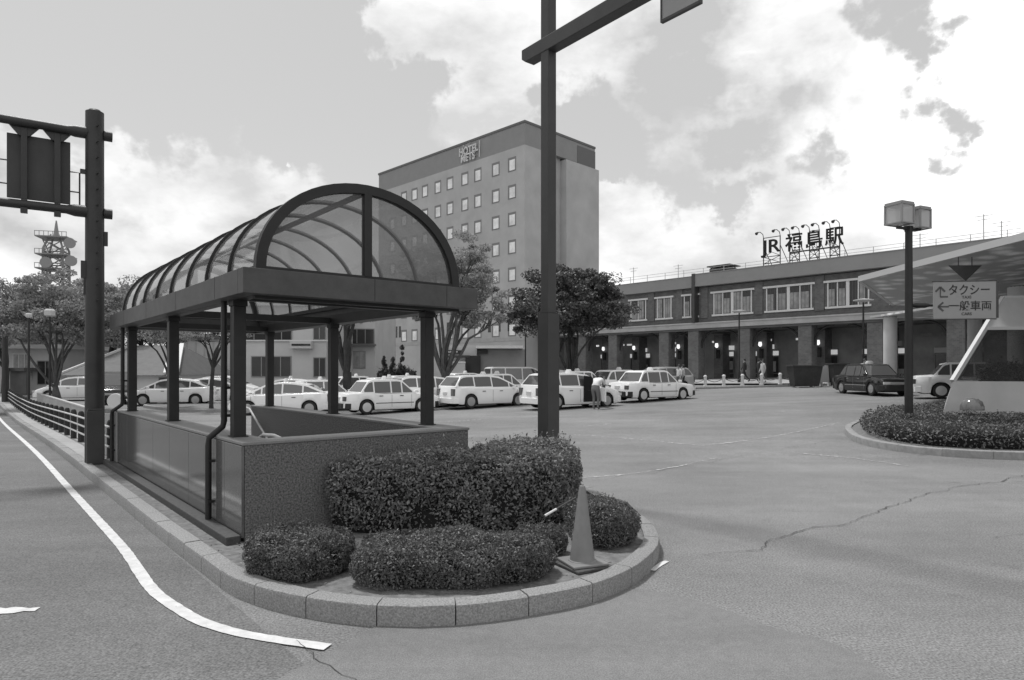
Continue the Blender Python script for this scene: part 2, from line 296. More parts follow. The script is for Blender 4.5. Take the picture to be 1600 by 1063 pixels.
def smooth_path(pts, step, closed=False):
    P = [Vector(p[:2]) for p in pts]; n = len(P); out = []
    for i in range(n if closed else n-1):
        g = lambda k: P[k % n] if closed else P[min(max(k, 0), n-1)]
        a, b, c, d = g(i-1), g(i), g(i+1), g(i+2); m = max(2, int((c-b).length/step))
        for j in range(m):
            t = j/m; out.append(.5*((2*b)+(c-a)*t+(2*a-5*b+4*c-d)*t*t+(3*b-a-3*c+d)*t**3))
    if not closed: out.append(P[-1])
    return out
def ribbon(name, pts, wd, m, dz, jit=0., label=None, cat=None, kind='structure', close=False):
    mb = MB(); vs = []; n = len(pts)
    for i, p in enumerate(pts):
        t = (pts[min(i+1, n-1)]-pts[max(i-1, 0)]).normalized(); s_ = Vector((-t.y, t.x)); w_ = wd(i/(n-1)) if callable(wd) else wd
        for sg in (-1, 1):
            q = p+s_*sg*(w_/2+random.uniform(-jit, jit)); vs.append((q.x, q.y, G(q.x, q.y)+dz))
    mb.add(vs, [(2*i, 2*i+1, 2*i+3, 2*i+2) for i in range(n-1)])
    o = mb.build(name, m); return tag(o, label, cat, kind=kind)

# ------------------------------------------------------------------ frame of the underground entrance: u across, v along
A = Vector((-2.6, 6.45)); U = Vector((.77, .638)).normalized(); V = Vector((-U.y, U.x))
def uv(u, v): return A+U*u+V*v
UVROT = math.atan2(U.y, U.x)
# ------------------------------------------------------------------ ground
def grid_sheet(name, xs, ys, m, dz=0., cut=None, hole=None):
    nx, ny = len(xs), len(ys)
    vs = [(x, y, G(x, y)+dz) for y in ys for x in xs]
    fs = [(j*nx+i, j*nx+i+1, (j+1)*nx+i+1, (j+1)*nx+i) for j in range(ny-1) for i in range(nx-1)]
    me = bpy.data.meshes.new(name); me.from_pydata(vs, [], fs); bm = bmesh.new(); bm.from_mesh(me)
    if cut:                                   # keep only the inside of a convex polygon
        n = len(cut)
        for i in range(n):
            a = Vector(cut[i]); b = Vector(cut[(i+1) % n]); d = b-a
            bmesh.ops.bisect_plane(bm, geom=bm.verts[:]+bm.edges[:]+bm.faces[:], plane_co=(a.x, a.y, 0), plane_no=(d.y, -d.x, 0), clear_outer=True)
    if hole:
        (u0, u1), (v0, v1) = hole
        for c, nrm in ((uv(u0, v0), U), (uv(u1, v0), U), (uv(u0, v0), V), (uv(u0, v1), V)):
            bmesh.ops.bisect_plane(bm, geom=bm.verts[:]+bm.edges[:]+bm.faces[:], plane_co=(c.x, c.y, 0), plane_no=(nrm.x, nrm.y, 0))
        kill = []
        for f in bm.faces:
            c = f.calc_center_median(); r = Vector((c.x, c.y))-A
            if u0 < r.dot(U) < u1 and v0 < r.dot(V) < v1: kill.append(f)
        bmesh.ops.delete(bm, geom=kill, context='FACES')
    bm.to_mesh(me); bm.free(); me.materials.append(m); o = bpy.data.objects.new(name, me); C.objects.link(o); return tag(o, kind='structure')
HOLE = ((.32, 2.36), (.32, 6.9))
def spread(a, b, fine, far):
    r = list(np.arange(a, b+.01, fine)); s_ = fine; lo = [a]; hi = [b]
    while hi[-1] < far: s_ *= 1.6; hi.append(hi[-1]+s_)
    s_ = fine
    while lo[-1] > -far: s_ *= 1.6; lo.append(lo[-1]-s_)
    return lo[:0:-1]+r+hi[1:]
grid_sheet('ground', spread(-60, 60, 1., 2500), spread(-4, 80, 1., 2500), M['asphalt'], hole=HOLE)
# the road on the left: smoother, darker surfacing up to the island kerb
road = []
for u, v in [(-16, -9), (-.50, -9), (-.50, 60), (-16, 60)]:
    p = uv(u, v); road.append((p.x, p.y))
grid_sheet('road', list(np.arange(-56, 14, 1.)), list(np.arange(-12, 60, 1.)), M['road'], .004, cut=road)

# ------------------------------------------------------------------ kerbs and islands
def kerb(name, path, wd, h, m, block, gap=.010, side=1, closed=False, top=.025, cham=.02):
    """granite kerb blocks along a path (its outer foot), inner side to the left for side=1"""
    pts = path+([path[0]] if closed else []); d = [0]
    for a, b in zip(pts, pts[1:]): d.append(d[-1]+(b-a).length)
    tot = d[-1]
    def P(s_):
        s_ = min(max(s_, 0), tot-1e-6); i = int(np.searchsorted(d, s_, 'right'))-1; i = min(i, len(pts)-2); t = (s_-d[i])/(d[i+1]-d[i])
        return pts[i].lerp(pts[i+1], t)
    mb = MB(); s0 = 0; k = 0
    while s0 < tot-.05:
        ln = block*random.uniform(.97, 1.03) if block < 3 else block; s1 = min(s0+ln, tot); n = 4; rings = []; jh = random.uniform(-.004, .004)
        for j in range(n+1):
            s_ = s0+gap/2+(s1-s0-gap)*j/n; p = P(s_); t = (P(s_+.05)-P(s_-.05)).normalized(); q = Vector((-t.y, t.x))*side; g = G(p.x, p.y)
            prof = [(0, -.1), (0, h-cham*1.3+jh), (cham*.3, h-cham*.4+jh), (cham, h+jh), (wd, h+jh), (wd, -.1)]
            rings.append([(p.x+q.x*a, p.y+q.y*a, g+z) for a, z in prof])
        m_ = len(rings[0]); vs = [v for r in rings for v in r]
        fs = [(i*m_+j, i*m_+(j+1) % m_, (i+1)*m_+(j+1) % m_, (i+1)*m_+j) for i in range(n) for j in range(m_)]+[tuple(range(m_)), tuple(n*m_+j for j in range(m_))[::-1]]
        mb.add(vs, fs); s0 = s1
    # mortar bed just inside the blocks, seen as dark joints
    return tag(mb.build(name, m, smooth=35), kind='structure')
def fill_island(name, path, inset, dz, m, hole=None, side=1):
    n = len(path); bm = bmesh.new(); vs = []
    for i, p in enumerate(path):
        t = (path[(i+1) % n]-path[i-1]).normalized(); q = p+Vector((-t.y, t.x))*side*inset; vs.append(bm.verts.new((q.x, q.y, G(q.x, q.y)+dz)))
    ed = [bm.edges.new((vs[i], vs[(i+1) % n])) for i in range(n)]
    if hole:
        (u0, u1), (v0, v1) = hole; hv = []
        for a, b in ((u0, v0), (u1, v0), (u1, v1), (u0, v1)):
            q = uv(a, b); hv.append(bm.verts.new((q.x, q.y, dz)))
        ed += [bm.edges.new((hv[i], hv[(i+1) % 4])) for i in range(4)]
    bmesh.ops.triangle_fill(bm, edges=ed, use_beauty=True, use_dissolve=False); bmesh.ops.recalc_face_normals(bm, faces=bm.faces)
    me = bpy.data.meshes.new(name); bm.to_mesh(me); bm.free(); me.materials.append(m); o = bpy.data.objects.new(name, me); C.objects.link(o); return tag(o, kind='structure')
front = [(-2.72, 5.86), (-2.19, 5.26), (-1.62, 4.88), (-.98, 4.66), (-.37, 4.67), (.18, 4.87), (.67, 5.16), (1.07, 5.64), (1.38, 6.28), (1.5, 6.9), (1.48, 7.6), (1.3, 8.4), (1.05, 9.5), (.55, 10.7)]
isl = [uv(-.49, 60), uv(-.49, 40), uv(-.49, 20), uv(-.49, 12), uv(-.49, 6), uv(-.49, 3), uv(-.49, 1.2)]+[Vector(p) for p in front]+[uv(3.5, 2.6), uv(3.5, 5), uv(3.5, 8), uv(3.1, 8.9), uv(2.2, 9.2), uv(1.2, 9.3), uv(.7, 9.8), uv(.6, 11), uv(.6, 20), uv(.6, 40), uv(.6, 60)]
ipath = smooth_path(isl, .25, True)
kerb('kerb', ipath, .15, .155, M['kerb'], .56, gap=.009, closed=True)
fill_island('island_soil', ipath, .10, .125, M['soil'], HOLE)
# paved strip under the fence
mb = MB()
for i in range(40):
    v0 = 7.3+i*1.3; a, b, c, d = uv(-.33, v0), uv(.42, v0), uv(.42, v0+1.3), uv(-.33, v0+1.3)
    mb.add([(p.x, p.y, G(p.x, p.y)+.150) for p in (a, b, c, d)], [(0, 1, 2, 3)])
tag(mb.build('pavement_strip', M['pave']), kind='structure')

# right-hand planted island
risl = [Vector(p) for p in [(26, 12.4), (18, 12.55), (13.5, 12.85), (10.1, 13.2), (8.9, 13.75), (8.35, 14.6), (8.25, 15.7), (8.55, 16.9), (9.4, 18.7), (11, 20.4), (14, 21.6), (20, 22), (26, 21.5)]]
rpath = smooth_path(risl, .35, True)
rpath = rpath[::-1]
kerb('kerb', rpath, .16, .16, M['kerbfar'], .9, gap=.006, closed=True)
fill_island('island_soil', rpath, .12, .13, M['soil'])

# station pavement
spoly = [(9.0, 46.0), (11.3, 43.9), (21.5, 43.6), (25, 39.5), (30, 36), (60, 8), (90, 40), (30, 80), (-2, 88), (-4, 80), (2, 62)]
cvx = [(9.0, 46.0), (11.3, 43.9), (21.5, 43.6), (29, 37), (62, 8), (92, 40), (30, 85), (-6, 90)]
grid_sheet('station_pavement', list(np.arange(-10, 95, 1.)), list(np.arange(5, 92, 1.)), M['pave'], .13, cut=cvx)
kp = smooth_path([(-6, 90), (9.0, 46.0)], 1)+smooth_path([(11.3, 43.9), (21.5, 43.6)], 1)+smooth_path([(29, 37), (62, 8)], 1)
kerb('kerb', kp, .2, .135, M['kerbfar'], 1.2, side=1)

# ------------------------------------------------------------------ road markings, cracks, worn patches
wl = [uv(-.85, 55), uv(-.85, 40), uv(-.85, 20), uv(-.84, 10), uv(-.85, 5), uv(-.85, 2.0), uv(-.86, .8), Vector((-2.95, 5.45)), Vector((-2.48, 4.97)), Vector((-2.2, 4.73)), Vector((-1.9, 4.55)), Vector((-1.6, 4.43)), Vector((-1.19, 4.30))]
ribbon('edge_line', smooth_path(wl, .06), .098, M['paint'], .011, .003)
ribbon('worn_arrow', smooth_path([(-3.55, 4.98), (-3.75, 4.95), (-4.1, 4.9)], .05), lambda t: .05+.16*t, M['paint'], .010, .025)
def wline(pp, wd, m='worn', jit=.03): 
    ribbon('worn_marking', smooth_path([ray(*p)[:2] for p in pp], .25), wd, M[m], .008, jit)
wline([(880, 679), (960, 684), (1095, 697)], .10); wline([(1095, 697), (1200, 684), (1310, 661)], .10)
wline([(905, 748), (1010, 738), (1120, 716)], .07); wline([(905, 667), (960, 662)], .12)
wline([(700, 660), (760, 655)], .14); wline([(1195, 644), (1235, 643)], .25)
wline([(1240, 708), (1330, 716), (1420, 729)], .10); wline([(1020, 893), (1030, 884), (1042, 878)], .05, 'paint', .006)
def crack(pp, wd):
    base_ = smooth_path([ray(*p)[:2] for p in pp], .05); out = []
    for i, p in enumerate(base_):
        out.append(p+Vector((mnoise.noise((p.x*2.2, p.y*2.2, 1))*.13+mnoise.noise((p.x*11, p.y*11, 4))*.035, mnoise.noise((p.x*2.2, p.y*2.2, 9))*.13+mnoise.noise((p.x*11, p.y*11, 14))*.035)))
    ribbon('road_crack', out, lambda t: wd*(.35+.8*abs(mnoise.noise((t*23, 3, 1)))*2), M['crack'], .012)
crack([(1095, 869), (1180, 858), (1250, 832), (1340, 815), (1400, 790), (1470, 768), (1530, 757), (1600, 744)], .013)
crack([(1550, 842), (1600, 835)], .007); crack([(1530, 880), (1600, 887)], .007); crack([(1230, 760), (1330, 768), (1440, 765)], .006)
crack([(470, 1004), (500, 1025), (520, 1045), (540, 1063)], .008); crack([(905, 752), (1000, 742), (1150, 715), (1290, 690)], .007)
# newer, smoother asphalt in front of the island
pe = [ray(1000, 921)[:2], ray(1090, 940)[:2], ray(1200, 980)[:2], ray(1330, 1020)[:2], (2.2, 3.1)]
poly = [tuple(p) for p in pe]+[(2.0, .8), (-3, .8), (-1.15, 4.25), (-.9, 4.75)]
bm = bmesh.new(); vs = [bm.verts.new((p[0], p[1], .0075)) for p in [tuple(q) for q in smooth_path(pe, .1)]+poly[5:]]
bmesh.ops.contextual_create(bm, geom=vs)
bmesh.ops.triangulate(bm, faces=bm.faces[:]); me = bpy.data.meshes.new('asphalt_patch'); bm.to_mesh(me); bm.free(); me.materials.append(M['patch']); tag(bpy.data.objects.new('asphalt_patch', me), kind='structure'); C.objects.link(bpy.data.objects['asphalt_patch'])

# ------------------------------------------------------------------ foliage
def nz3(P, s_, ph):
    x, y, z = P[:, 0]*s_, P[:, 1]*s_, P[:, 2]*s_
    return (np.sin(x*1.7+1.3*y+ph)*np.cos(y*1.9-z*1.1+ph*2)+np.sin(z*2.3+x*.7-ph)*np.sin(y*1.3+x*1.1+ph*3)+.6*np.sin(x*3.9+ph*5)*np.sin(y*4.3+z*2.9))/2.6
def leaves(P, Nn, size, up=.25, rnd=.9, asp=.45):
    n = len(P); nr = Nn+rng.normal(0, rnd, (n, 3)); nr[:, 2] += up; nr /= np.linalg.norm(nr, axis=1)[:, None]
    t = rng.normal(0, 1, (n, 3)); t -= nr*(t*nr).sum(1)[:, None]; t /= np.linalg.norm(t, axis=1)[:, None]; b = np.cross(nr, t)
    s_ = (size*rng.uniform(.65, 1.3, n))[:, None]
    v = np.stack([P-t*s_*.5, P+b*s_*asp*.5+nr*s_*.08, P+t*s_*.5-nr*s_*.06, P-b*s_*asp*.5+nr*s_*.08], 1).reshape(-1, 3)
    f = np.arange(4*n).reshape(n, 4); return v, f
def leafobj(name, v, f, mats, parent=None, core=None):
    me = bpy.data.meshes.new(name); nv = len(v); vs = v; idx = f.reshape(-1); cnt = np.full(len(f), 4)
    mi = np.zeros(len(f), int)
    if core:
        cv_, cf = core; vs = np.vstack([v, np.array(cv_)]); extra = np.array([i+nv for q in cf for i in q]); idx = np.concatenate([idx, extra]); cnt = np.concatenate([cnt, [len(q) for q in cf]]); mi = np.concatenate([mi, np.ones(len(cf), int)])
    me.vertices.add(len(vs)); me.vertices.foreach_set('co', vs.astype(np.float32).reshape(-1))
    me.loops.add(len(idx)); me.loops.foreach_set('vertex_index', idx.astype(np.int32)); me.polygons.add(len(cnt))
    me.polygons.foreach_set('loop_start', np.concatenate([[0], np.cumsum(cnt)[:-1]]).astype(np.int32)); me.polygons.foreach_set('material_index', mi.astype(np.int32))
    me.update(calc_edges=True); me.validate()
    for m in mats: me.materials.append(m)
    o = bpy.data.objects.new(name, me); C.objects.link(o); o.parent = parent; return o
def hedge(name, label, poly, z0, h, nleaf, size, mleaf, rr=.16, lump=.05, lscale=3., group=None, cat='hedge', kind=None, ph=0., zf=None, bald=None):
    """clipped shrub: leaf skin over a footprint polygon with rounded shoulders, near-black core inside for the shaded depth"""
    pts = np.array([tuple(p) for p in smooth_path(poly, .06 if h < 1.2 and len(poly) < 40 else .2, True)]); n = len(pts); nxt = np.roll(pts, -1, 0); seg = nxt-pts; sl = np.linalg.norm(seg, axis=1)
    area = .5*np.sum(pts[:, 0]*nxt[:, 1]-nxt[:, 0]*pts[:, 1]); sgn = 1 if area > 0 else -1; nrm = np.stack([seg[:, 1], -seg[:, 0]], 1)/np.maximum(sl, 1e-6)[:, None]*sgn
    per = sl.sum(); area = abs(area)
    def dist(q):
        out = np.full(len(q), 1e9)
        for i in range(0, n):
            r = q-pts[i]; t = np.clip((r*seg[i]).sum(1)/max(sl[i]**2, 1e-9), 0, 1); out = np.minimum(out, np.linalg.norm(r-seg[i]*t[:, None], axis=1))
        return out
    def inside(q):
        c = np.zeros(len(q), bool)
        for i in range(n):
            a, b = pts[i], nxt[i]; k = ((a[1] > q[:, 1]) != (b[1] > q[:, 1])); xx = (b[0]-a[0])*(q[:, 1]-a[1])/(b[1]-a[1]+1e-12)+a[0]; c ^= k & (q[:, 0] < xx)
        return c
    nt_ = int(nleaf*area/(area+per*h*1.0)); q = rng.uniform(pts.min(0), pts.max(0), (int(nt_*3)+200, 2)); q = q[inside(q)][:nt_]
    d = dist(q); hh = h*(1-(1-np.clip(d/rr, 0, 1))**2*.55)
    P1 = np.column_stack([q, np.full(len(q), z0)+hh]); P1[:, 2] += nz3(P1, lscale, ph)*lump-np.abs(rng.normal(0, size*.9, len(q)))
    N1 = np.tile([0, 0, 1.], (len(q), 1))
    ns = nleaf-len(q); k = rng.choice(n, ns, p=sl/per); t = rng.uniform(0, 1, ns)[:, None]; q2 = pts[k]+seg[k]*t; z = rng.uniform(.02, .93, ns)**.85*h
    inn = np.abs(rng.normal(0, size*1.1, ns))+(np.clip(z/h-.7, 0, 1)*rr*.9)+np.clip(.25-z/h, 0, 1)*rr*.8
    P2 = np.column_stack([q2-nrm[k]*inn[:, None], z0+z]); dsp = nz3(P2, lscale, ph+2)*lump*1.3; P2[:, :2] += nrm[k]*dsp[:, None]
    N2 = np.column_stack([nrm[k], np.full(ns, .3)])
    P = np.vstack([P1, P2]); Nn = np.vstack([N1, N2])
    thin = nz3(P, lscale*2.2, ph+5); side = (Nn[:, 2] < .6)*.28; keep = thin > rng.uniform(-1.2, -.15, len(P))+side*1.0; P = P[keep]; Nn = Nn[keep]
    k2 = rng.choice(np.where(Nn[:, 2] > .6)[0], min(260, len(P)//20)); sh = []
    for j in k2:
        up_ = np.array([rng.normal(0, .35), rng.normal(0, .35), 1.]); ln = rng.uniform(1, 3.2)*size
        for q_ in range(5): sh.append(P[j]+up_*ln*q_/4)
    P = np.vstack([P, np.array(sh)]); Nn = np.vstack([Nn, np.tile([0, 0, .3], (len(sh), 1))])
    if zf: P[:, 2] += np.array([zf(a, b) for a, b in P[:, :2]])
    # stray shoots
    v, f = leaves(P, Nn, size)
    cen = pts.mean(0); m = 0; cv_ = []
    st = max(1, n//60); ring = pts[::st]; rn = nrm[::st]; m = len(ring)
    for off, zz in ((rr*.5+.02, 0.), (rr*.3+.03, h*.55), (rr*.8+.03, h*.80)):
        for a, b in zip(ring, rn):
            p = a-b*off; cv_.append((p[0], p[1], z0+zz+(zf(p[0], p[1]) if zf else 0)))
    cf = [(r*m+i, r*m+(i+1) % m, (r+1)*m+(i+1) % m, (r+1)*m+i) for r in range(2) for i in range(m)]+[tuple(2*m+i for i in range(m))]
    o = leafobj(name, v, f, [mleaf, M['core']], None, (cv_, cf)); return tag(o, label, cat, group, kind)  # solid near-black core paints the shade between the leaves
def ell(cx, cy, rx, ry, rot=0, n=14, wob=.08, p=2.5, seed=1):
    r = random.Random(seed); out = []
    for i in range(n):
        a = 2*math.pi*i/n; k = 1+r.uniform(-wob, wob); c, s_ = math.cos(a), math.sin(a)
        x = math.copysign(abs(c)**(2/p), c)*rx*k; y = math.copysign(abs(s_)**(2/p), s_)*ry*k
        out.append((cx+x*math.cos(rot)-y*math.sin(rot), cy+x*math.sin(rot)+y*math.cos(rot)))
    return out
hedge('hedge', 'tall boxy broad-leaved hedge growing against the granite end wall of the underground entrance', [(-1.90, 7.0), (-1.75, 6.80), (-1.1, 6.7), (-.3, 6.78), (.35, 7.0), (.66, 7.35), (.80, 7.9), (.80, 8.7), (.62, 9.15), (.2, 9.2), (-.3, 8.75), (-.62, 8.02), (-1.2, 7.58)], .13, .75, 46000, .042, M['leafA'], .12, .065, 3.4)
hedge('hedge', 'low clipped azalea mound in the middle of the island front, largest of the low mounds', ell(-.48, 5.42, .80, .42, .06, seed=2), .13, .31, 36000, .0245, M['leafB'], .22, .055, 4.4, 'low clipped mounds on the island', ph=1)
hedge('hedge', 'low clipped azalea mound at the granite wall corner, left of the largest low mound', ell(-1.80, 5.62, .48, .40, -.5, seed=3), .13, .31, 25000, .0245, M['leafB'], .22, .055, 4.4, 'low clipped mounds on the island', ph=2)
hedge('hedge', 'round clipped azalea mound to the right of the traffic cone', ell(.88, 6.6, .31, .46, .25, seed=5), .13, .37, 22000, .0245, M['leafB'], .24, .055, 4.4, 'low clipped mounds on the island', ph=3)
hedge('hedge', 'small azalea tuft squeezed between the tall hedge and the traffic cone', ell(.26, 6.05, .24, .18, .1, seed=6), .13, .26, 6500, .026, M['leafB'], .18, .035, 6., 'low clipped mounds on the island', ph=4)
rin = [Vector(p) for p in [(24, 12.85), (18, 12.95), (13.5, 13.2), (10.3, 13.6), (9.15, 14.1), (8.7, 14.8), (8.62, 15.7), (8.9, 16.8), (9.7, 18.4), (11.2, 19.9), (14, 21.1), (20, 21.5), (24, 21)]]
hedge('hedge', 'wide flat shrub bed filling the kerbed island under the square lamp post', [tuple(p) for p in rin], .13, .48, 52000, .07, M['leafC'], .5, .08, 1.6, cat='shrub bed', ph=6, zf=G)

# dry leaves and grit lying on the island soil
q_ = []
for _ in range(1500):
    a_ = random.uniform(0, 1); i = random.randrange(len(ipath)); p = ipath[i]
    if p.y > 9 or p.x < -3.4: continue
    t_ = (ipath[(i+1) % len(ipath)]-ipath[i-1]).normalized(); nn_ = Vector((-t_.y, t_.x)); q = p+nn_*(.17+abs(random.gauss(0, .16))); q_.append((q.x, q.y, .131))
v, f = leaves(np.array(q_), np.tile([0, 0, 1.], (len(q_), 1)), .026, .6, .4)
tag(leafobj('leaf_litter', v, f, [leafmat('litter', .05, .4, .8, 0)]), 'tiny dry leaves and grit scattered on the soil along the kerb', 'leaf litter', kind='stuff')

def limb(mb, a, b, r0, r1, sag=.12, n=6, seg=5):
    a = Vector(a); b = Vector(b); d = b-a; off = Vector((random.uniform(-1, 1), random.uniform(-1, 1), 0))*d.length*.08; pts = []; rr_ = []
    for i in range(seg+1):
        t = i/seg; p = a.lerp(b, t)+off*math.sin(math.pi*t)+Vector((0, 0, 1))*(-sag*d.length*math.sin(math.pi*t)*0+sag*d.length*(math.sin(math.pi*t)*.0))
        hz = Vector((d.x, d.y, 0)); p -= hz*sag*math.sin(math.pi*t); pts.append(p); rr_.append(r0+(r1-r0)*t)
    mb.tube(pts, rr_, n)
    return pts
def tree(label, x, y, h, crown, fork, tr, nleaf, size, ml, mbk, clump=.9, group=None, seed=1, limbs=6, name='tree', cat='tree', gapr=.8, flat=1., trunks=1):
    """crown: list of (cx,cy,cz,rx,ry,rz) ellipsoids relative to the foot"""
    random.seed(seed); r = np.random.default_rng(seed); z = G(x, y)
    t = thing(name, label, cat, (x, y, z), 0, group)
    cs = []; vol = [c[3]*c[4]*c[5] for c in crown]; tot = sum(vol)
    nc = int(max(14, nleaf/170))
    for c, vv in zip(crown, vol):
        k = max(5, int(nc*vv/tot)); d = r.normal(0, 1, (k, 3)); d /= np.linalg.norm(d, axis=1)[:, None]; rad = r.uniform(.3, 1., k)[:, None]**.6*r.uniform(.9, 1.16, k)[:, None]
        cs.append(np.array(c[:3])+d*rad*np.array(c[3:]))
    cs = np.vstack(cs); nc = len(cs); per = max(8, nleaf//nc); sz = clump*r.uniform(.4, 1.3, nc)
    P = []; Nn = []
    for c, s_ in zip(cs, sz):
        d = r.normal(0, 1, (per, 3)); d /= np.linalg.norm(d, axis=1)[:, None]; q = d*(r.uniform(.2, 1, per)[:, None]**.5)*np.array([s_, s_, s_*.55*flat]); P.append(c+q); Nn.append(d*.6)
    v, f = leaves(np.vstack(P), np.vstack(Nn), size, .5, .8, .6)
    leafobj('crown', v, f, [ml], t)
    mb = MB(); fk = Vector((random.uniform(-.1, .1), 0, fork))
    for k in range(trunks):
        bx_ = (k-(trunks-1)/2)*tr*2.4; mb.tube([(bx_*1.0, 0, -.1), (bx_*.9, 0, .25), (bx_*.5, .03, fork*.55), fk], [tr*1.35, tr*1.05, tr*.92, tr*.85], 9)
    big = cs[r.choice(nc, min(limbs, nc), replace=False)] if limbs else []
    ang = sorted(big, key=lambda c: math.atan2(c[1], c[0]))
    for c in ang:
        c = Vector(c); mid = fk.lerp(c, .55)+Vector((0, 0, .1*(c.z-fk.z))); mid.x = fk.x+(c.x-fk.x)*.42; mid.y = fk.y+(c.y-fk.y)*.42
        limb(mb, fk-Vector((0, 0, .1)), mid, tr*.55, tr*.33, .05); pp = limb(mb, mid, c, tr*.33, tr*.1, .05)
        near = sorted([Vector(q) for q in cs], key=lambda q: (q-c).length)[1:7]
        for q in near: limb(mb, mid.lerp(c, random.uniform(.1, .7)), q, tr*.2, tr*.05, .05, 5, 3)
    mb.build('trunk', mbk, t, smooth=60)
    return t

# ------------------------------------------------------------------ underground entrance
ent = thing('underground_entrance', 'open stairway entrance with granite walls, six dark steel columns and a smoked barrel vault roof', 'subway entrance', (A.x, A.y, .13), UVROT)
W = 2.68; LV = 7.0; WT = 1.093-.13; T = .30
def P_(mb, name, m, **k): return mb.build(name, m, ent, **k)
m_ = MB(); m_.box(.012, W-.0, 0, T, -.2, WT-.03); P_(m_, 'wall', M['granite'], bevel=.006)
m_ = MB(); m_.box(-.012, W+.012, -.012, T+.01, WT-.03, WT+.0); P_(m_, 'coping', M['coping'], bevel=.006)
m_ = MB(); m_.box(W-T, W, T+.002, LV, -1.9, WT-.03); P_(m_, 'wall', M['granite'])
m_ = MB(); m_.box(W-T-.01, W+.012, T+.012, LV+.01, WT-.03, WT); P_(m_, 'coping', M['coping'], bevel=.006)
# left wall: polished slabs with joints
m_ = MB(); m_.box(.0125, T, T+.002, LV, -1.9, WT-.03); P_(m_, 'wall', M['granite'])
m_ = MB(); ys = [.0, .55, 1.0, 1.95, 2.9, 3.85, 4.8, 5.75, 6.6]
for a, b in zip(ys, ys[1:]): m_.box(-.02, .008, a+.004, b-.004, .04, WT-.034)
P_(m_, 'polished_slabs', M['polished'], bevel=.003)
m_ = MB(); m_.box(-.028, .009, 6.62, 6.72, -.1, WT-.034); m_.box(-.03, .008, 6.74, LV, -.1, WT-.034); P_(m_, 'end_slab', M['coping'], bevel=.004)
m_ = MB(); m_.box(-.012, T+.01, T+.012, LV+.01, WT-.03, WT); P_(m_, 'coping', M['coping'], bevel=.006)
m_ = MB(); m_.box(-.17, -.032, -.02, LV+.2, -.12, .075); P_(m_, 'plinth', M['plinth'], bevel=.01)
# stairs going down inside
m_ = MB(); 
for i in range(11): m_.box(T+.002, W-T-.002, 6.9-.30*(i+1), 6.9-.30*i, -.16*(i+1)-.25, -.16*(i+1)+.1)
m_.box(T+.002, W-T-.002, T+.012, 3.6, -2.1, -1.9); m_.box(T+.002, W-T-.002, T+.002, T+.01, -1.95, -.2); P_(m_, 'steps', M['coping'])
# handrails
m_ = MB()
for u in (T+.10, W-T-.10):
    m_.tube([(u, 7.15, .45), (u, 7.15, .82), (u, 7.05, .92), (u, 6.8, .90), (u, 4.2, -.45), (u, 3.9, -.5)], .02, 8)
for dz in (0, -.12): m_.tube([(T+.25, .42, .92+dz), (T+.16, .46, .97+dz), (T+.10, .60, .97+dz), (T+.10, 1.1, .80+dz), (T+.10, 3.8, -.55+dz)], .02, 8)
P_(m_, 'handrail', M['rail'], smooth=50)
# columns
ZB = 2.53-.13; ZT = 2.775-.13
cu = (.15, W-.18); cvs = (.65, 3.45, 6.3)
for i, u in enumerate(cu):
    for v in cvs:
        m_ = MB(); s_ = .064; m_.box(u-s_, u+s_, v-s_, v+s_, WT, ZB-.06); m_.box(u-s_-.012, u+s_+.012, v-s_-.012, v+s_+.012, ZB-.06, ZB+.02); m_.box(u-s_-.02, u+s_+.02, v-s_-.02, v+s_+.02, WT+.001, WT+.012)
        P_(m_, 'column', M['steel'], bevel=.008)
# fascia ring: box gutter round the eaves
U0, U1, V0, V1 = -.06, 2.70, -.17, 7.12
fx = (U0, U1); m_ = MB(); th = .16
m_.box(U0, U1, V0, V0+th, ZB, ZT); m_.box(U0, U1, V1-th, V1, ZB, ZT); m_.box(U0, U0+th, V0+th+.002, V1-th-.002, ZB+.002, ZT-.002); m_.box(U1-th, U1, V0+th+.002, V1-th-.002, ZB+.002, ZT-.002)
P_(m_, 'fascia', M['fascia'], bevel=.006)
m_ = MB()
for x in (1.32, 2.25): m_.box(x-.003, x+.003, V0-.0015, V0+.01, ZB+.01, ZT+.0)
for y in (.75, 2.4, 4.1, 5.8): m_.box(U0-.0015, U0+.01, y-.003, y+.003, ZB+.01, ZT)
P_(m_, 'fascia_joint', M['steel'])
m_ = MB()   # inner beams carrying the vault
for u in cu:
    m_.box(u-.06, u+.06, V0+th+.003, V1-th-.003, ZB-.0, ZB+.14)
for v in cvs: m_.box(cu[0]+.07, cu[1]-.07, v-.045, v+.045, ZB+.005, ZB+.10)
m_.box(U0+th+.002, U1-th-.002, V0+th+.002, V0+th+.06, ZB-.03, ZB+.12)
P_(m_, 'ring_beam', M['steel'])
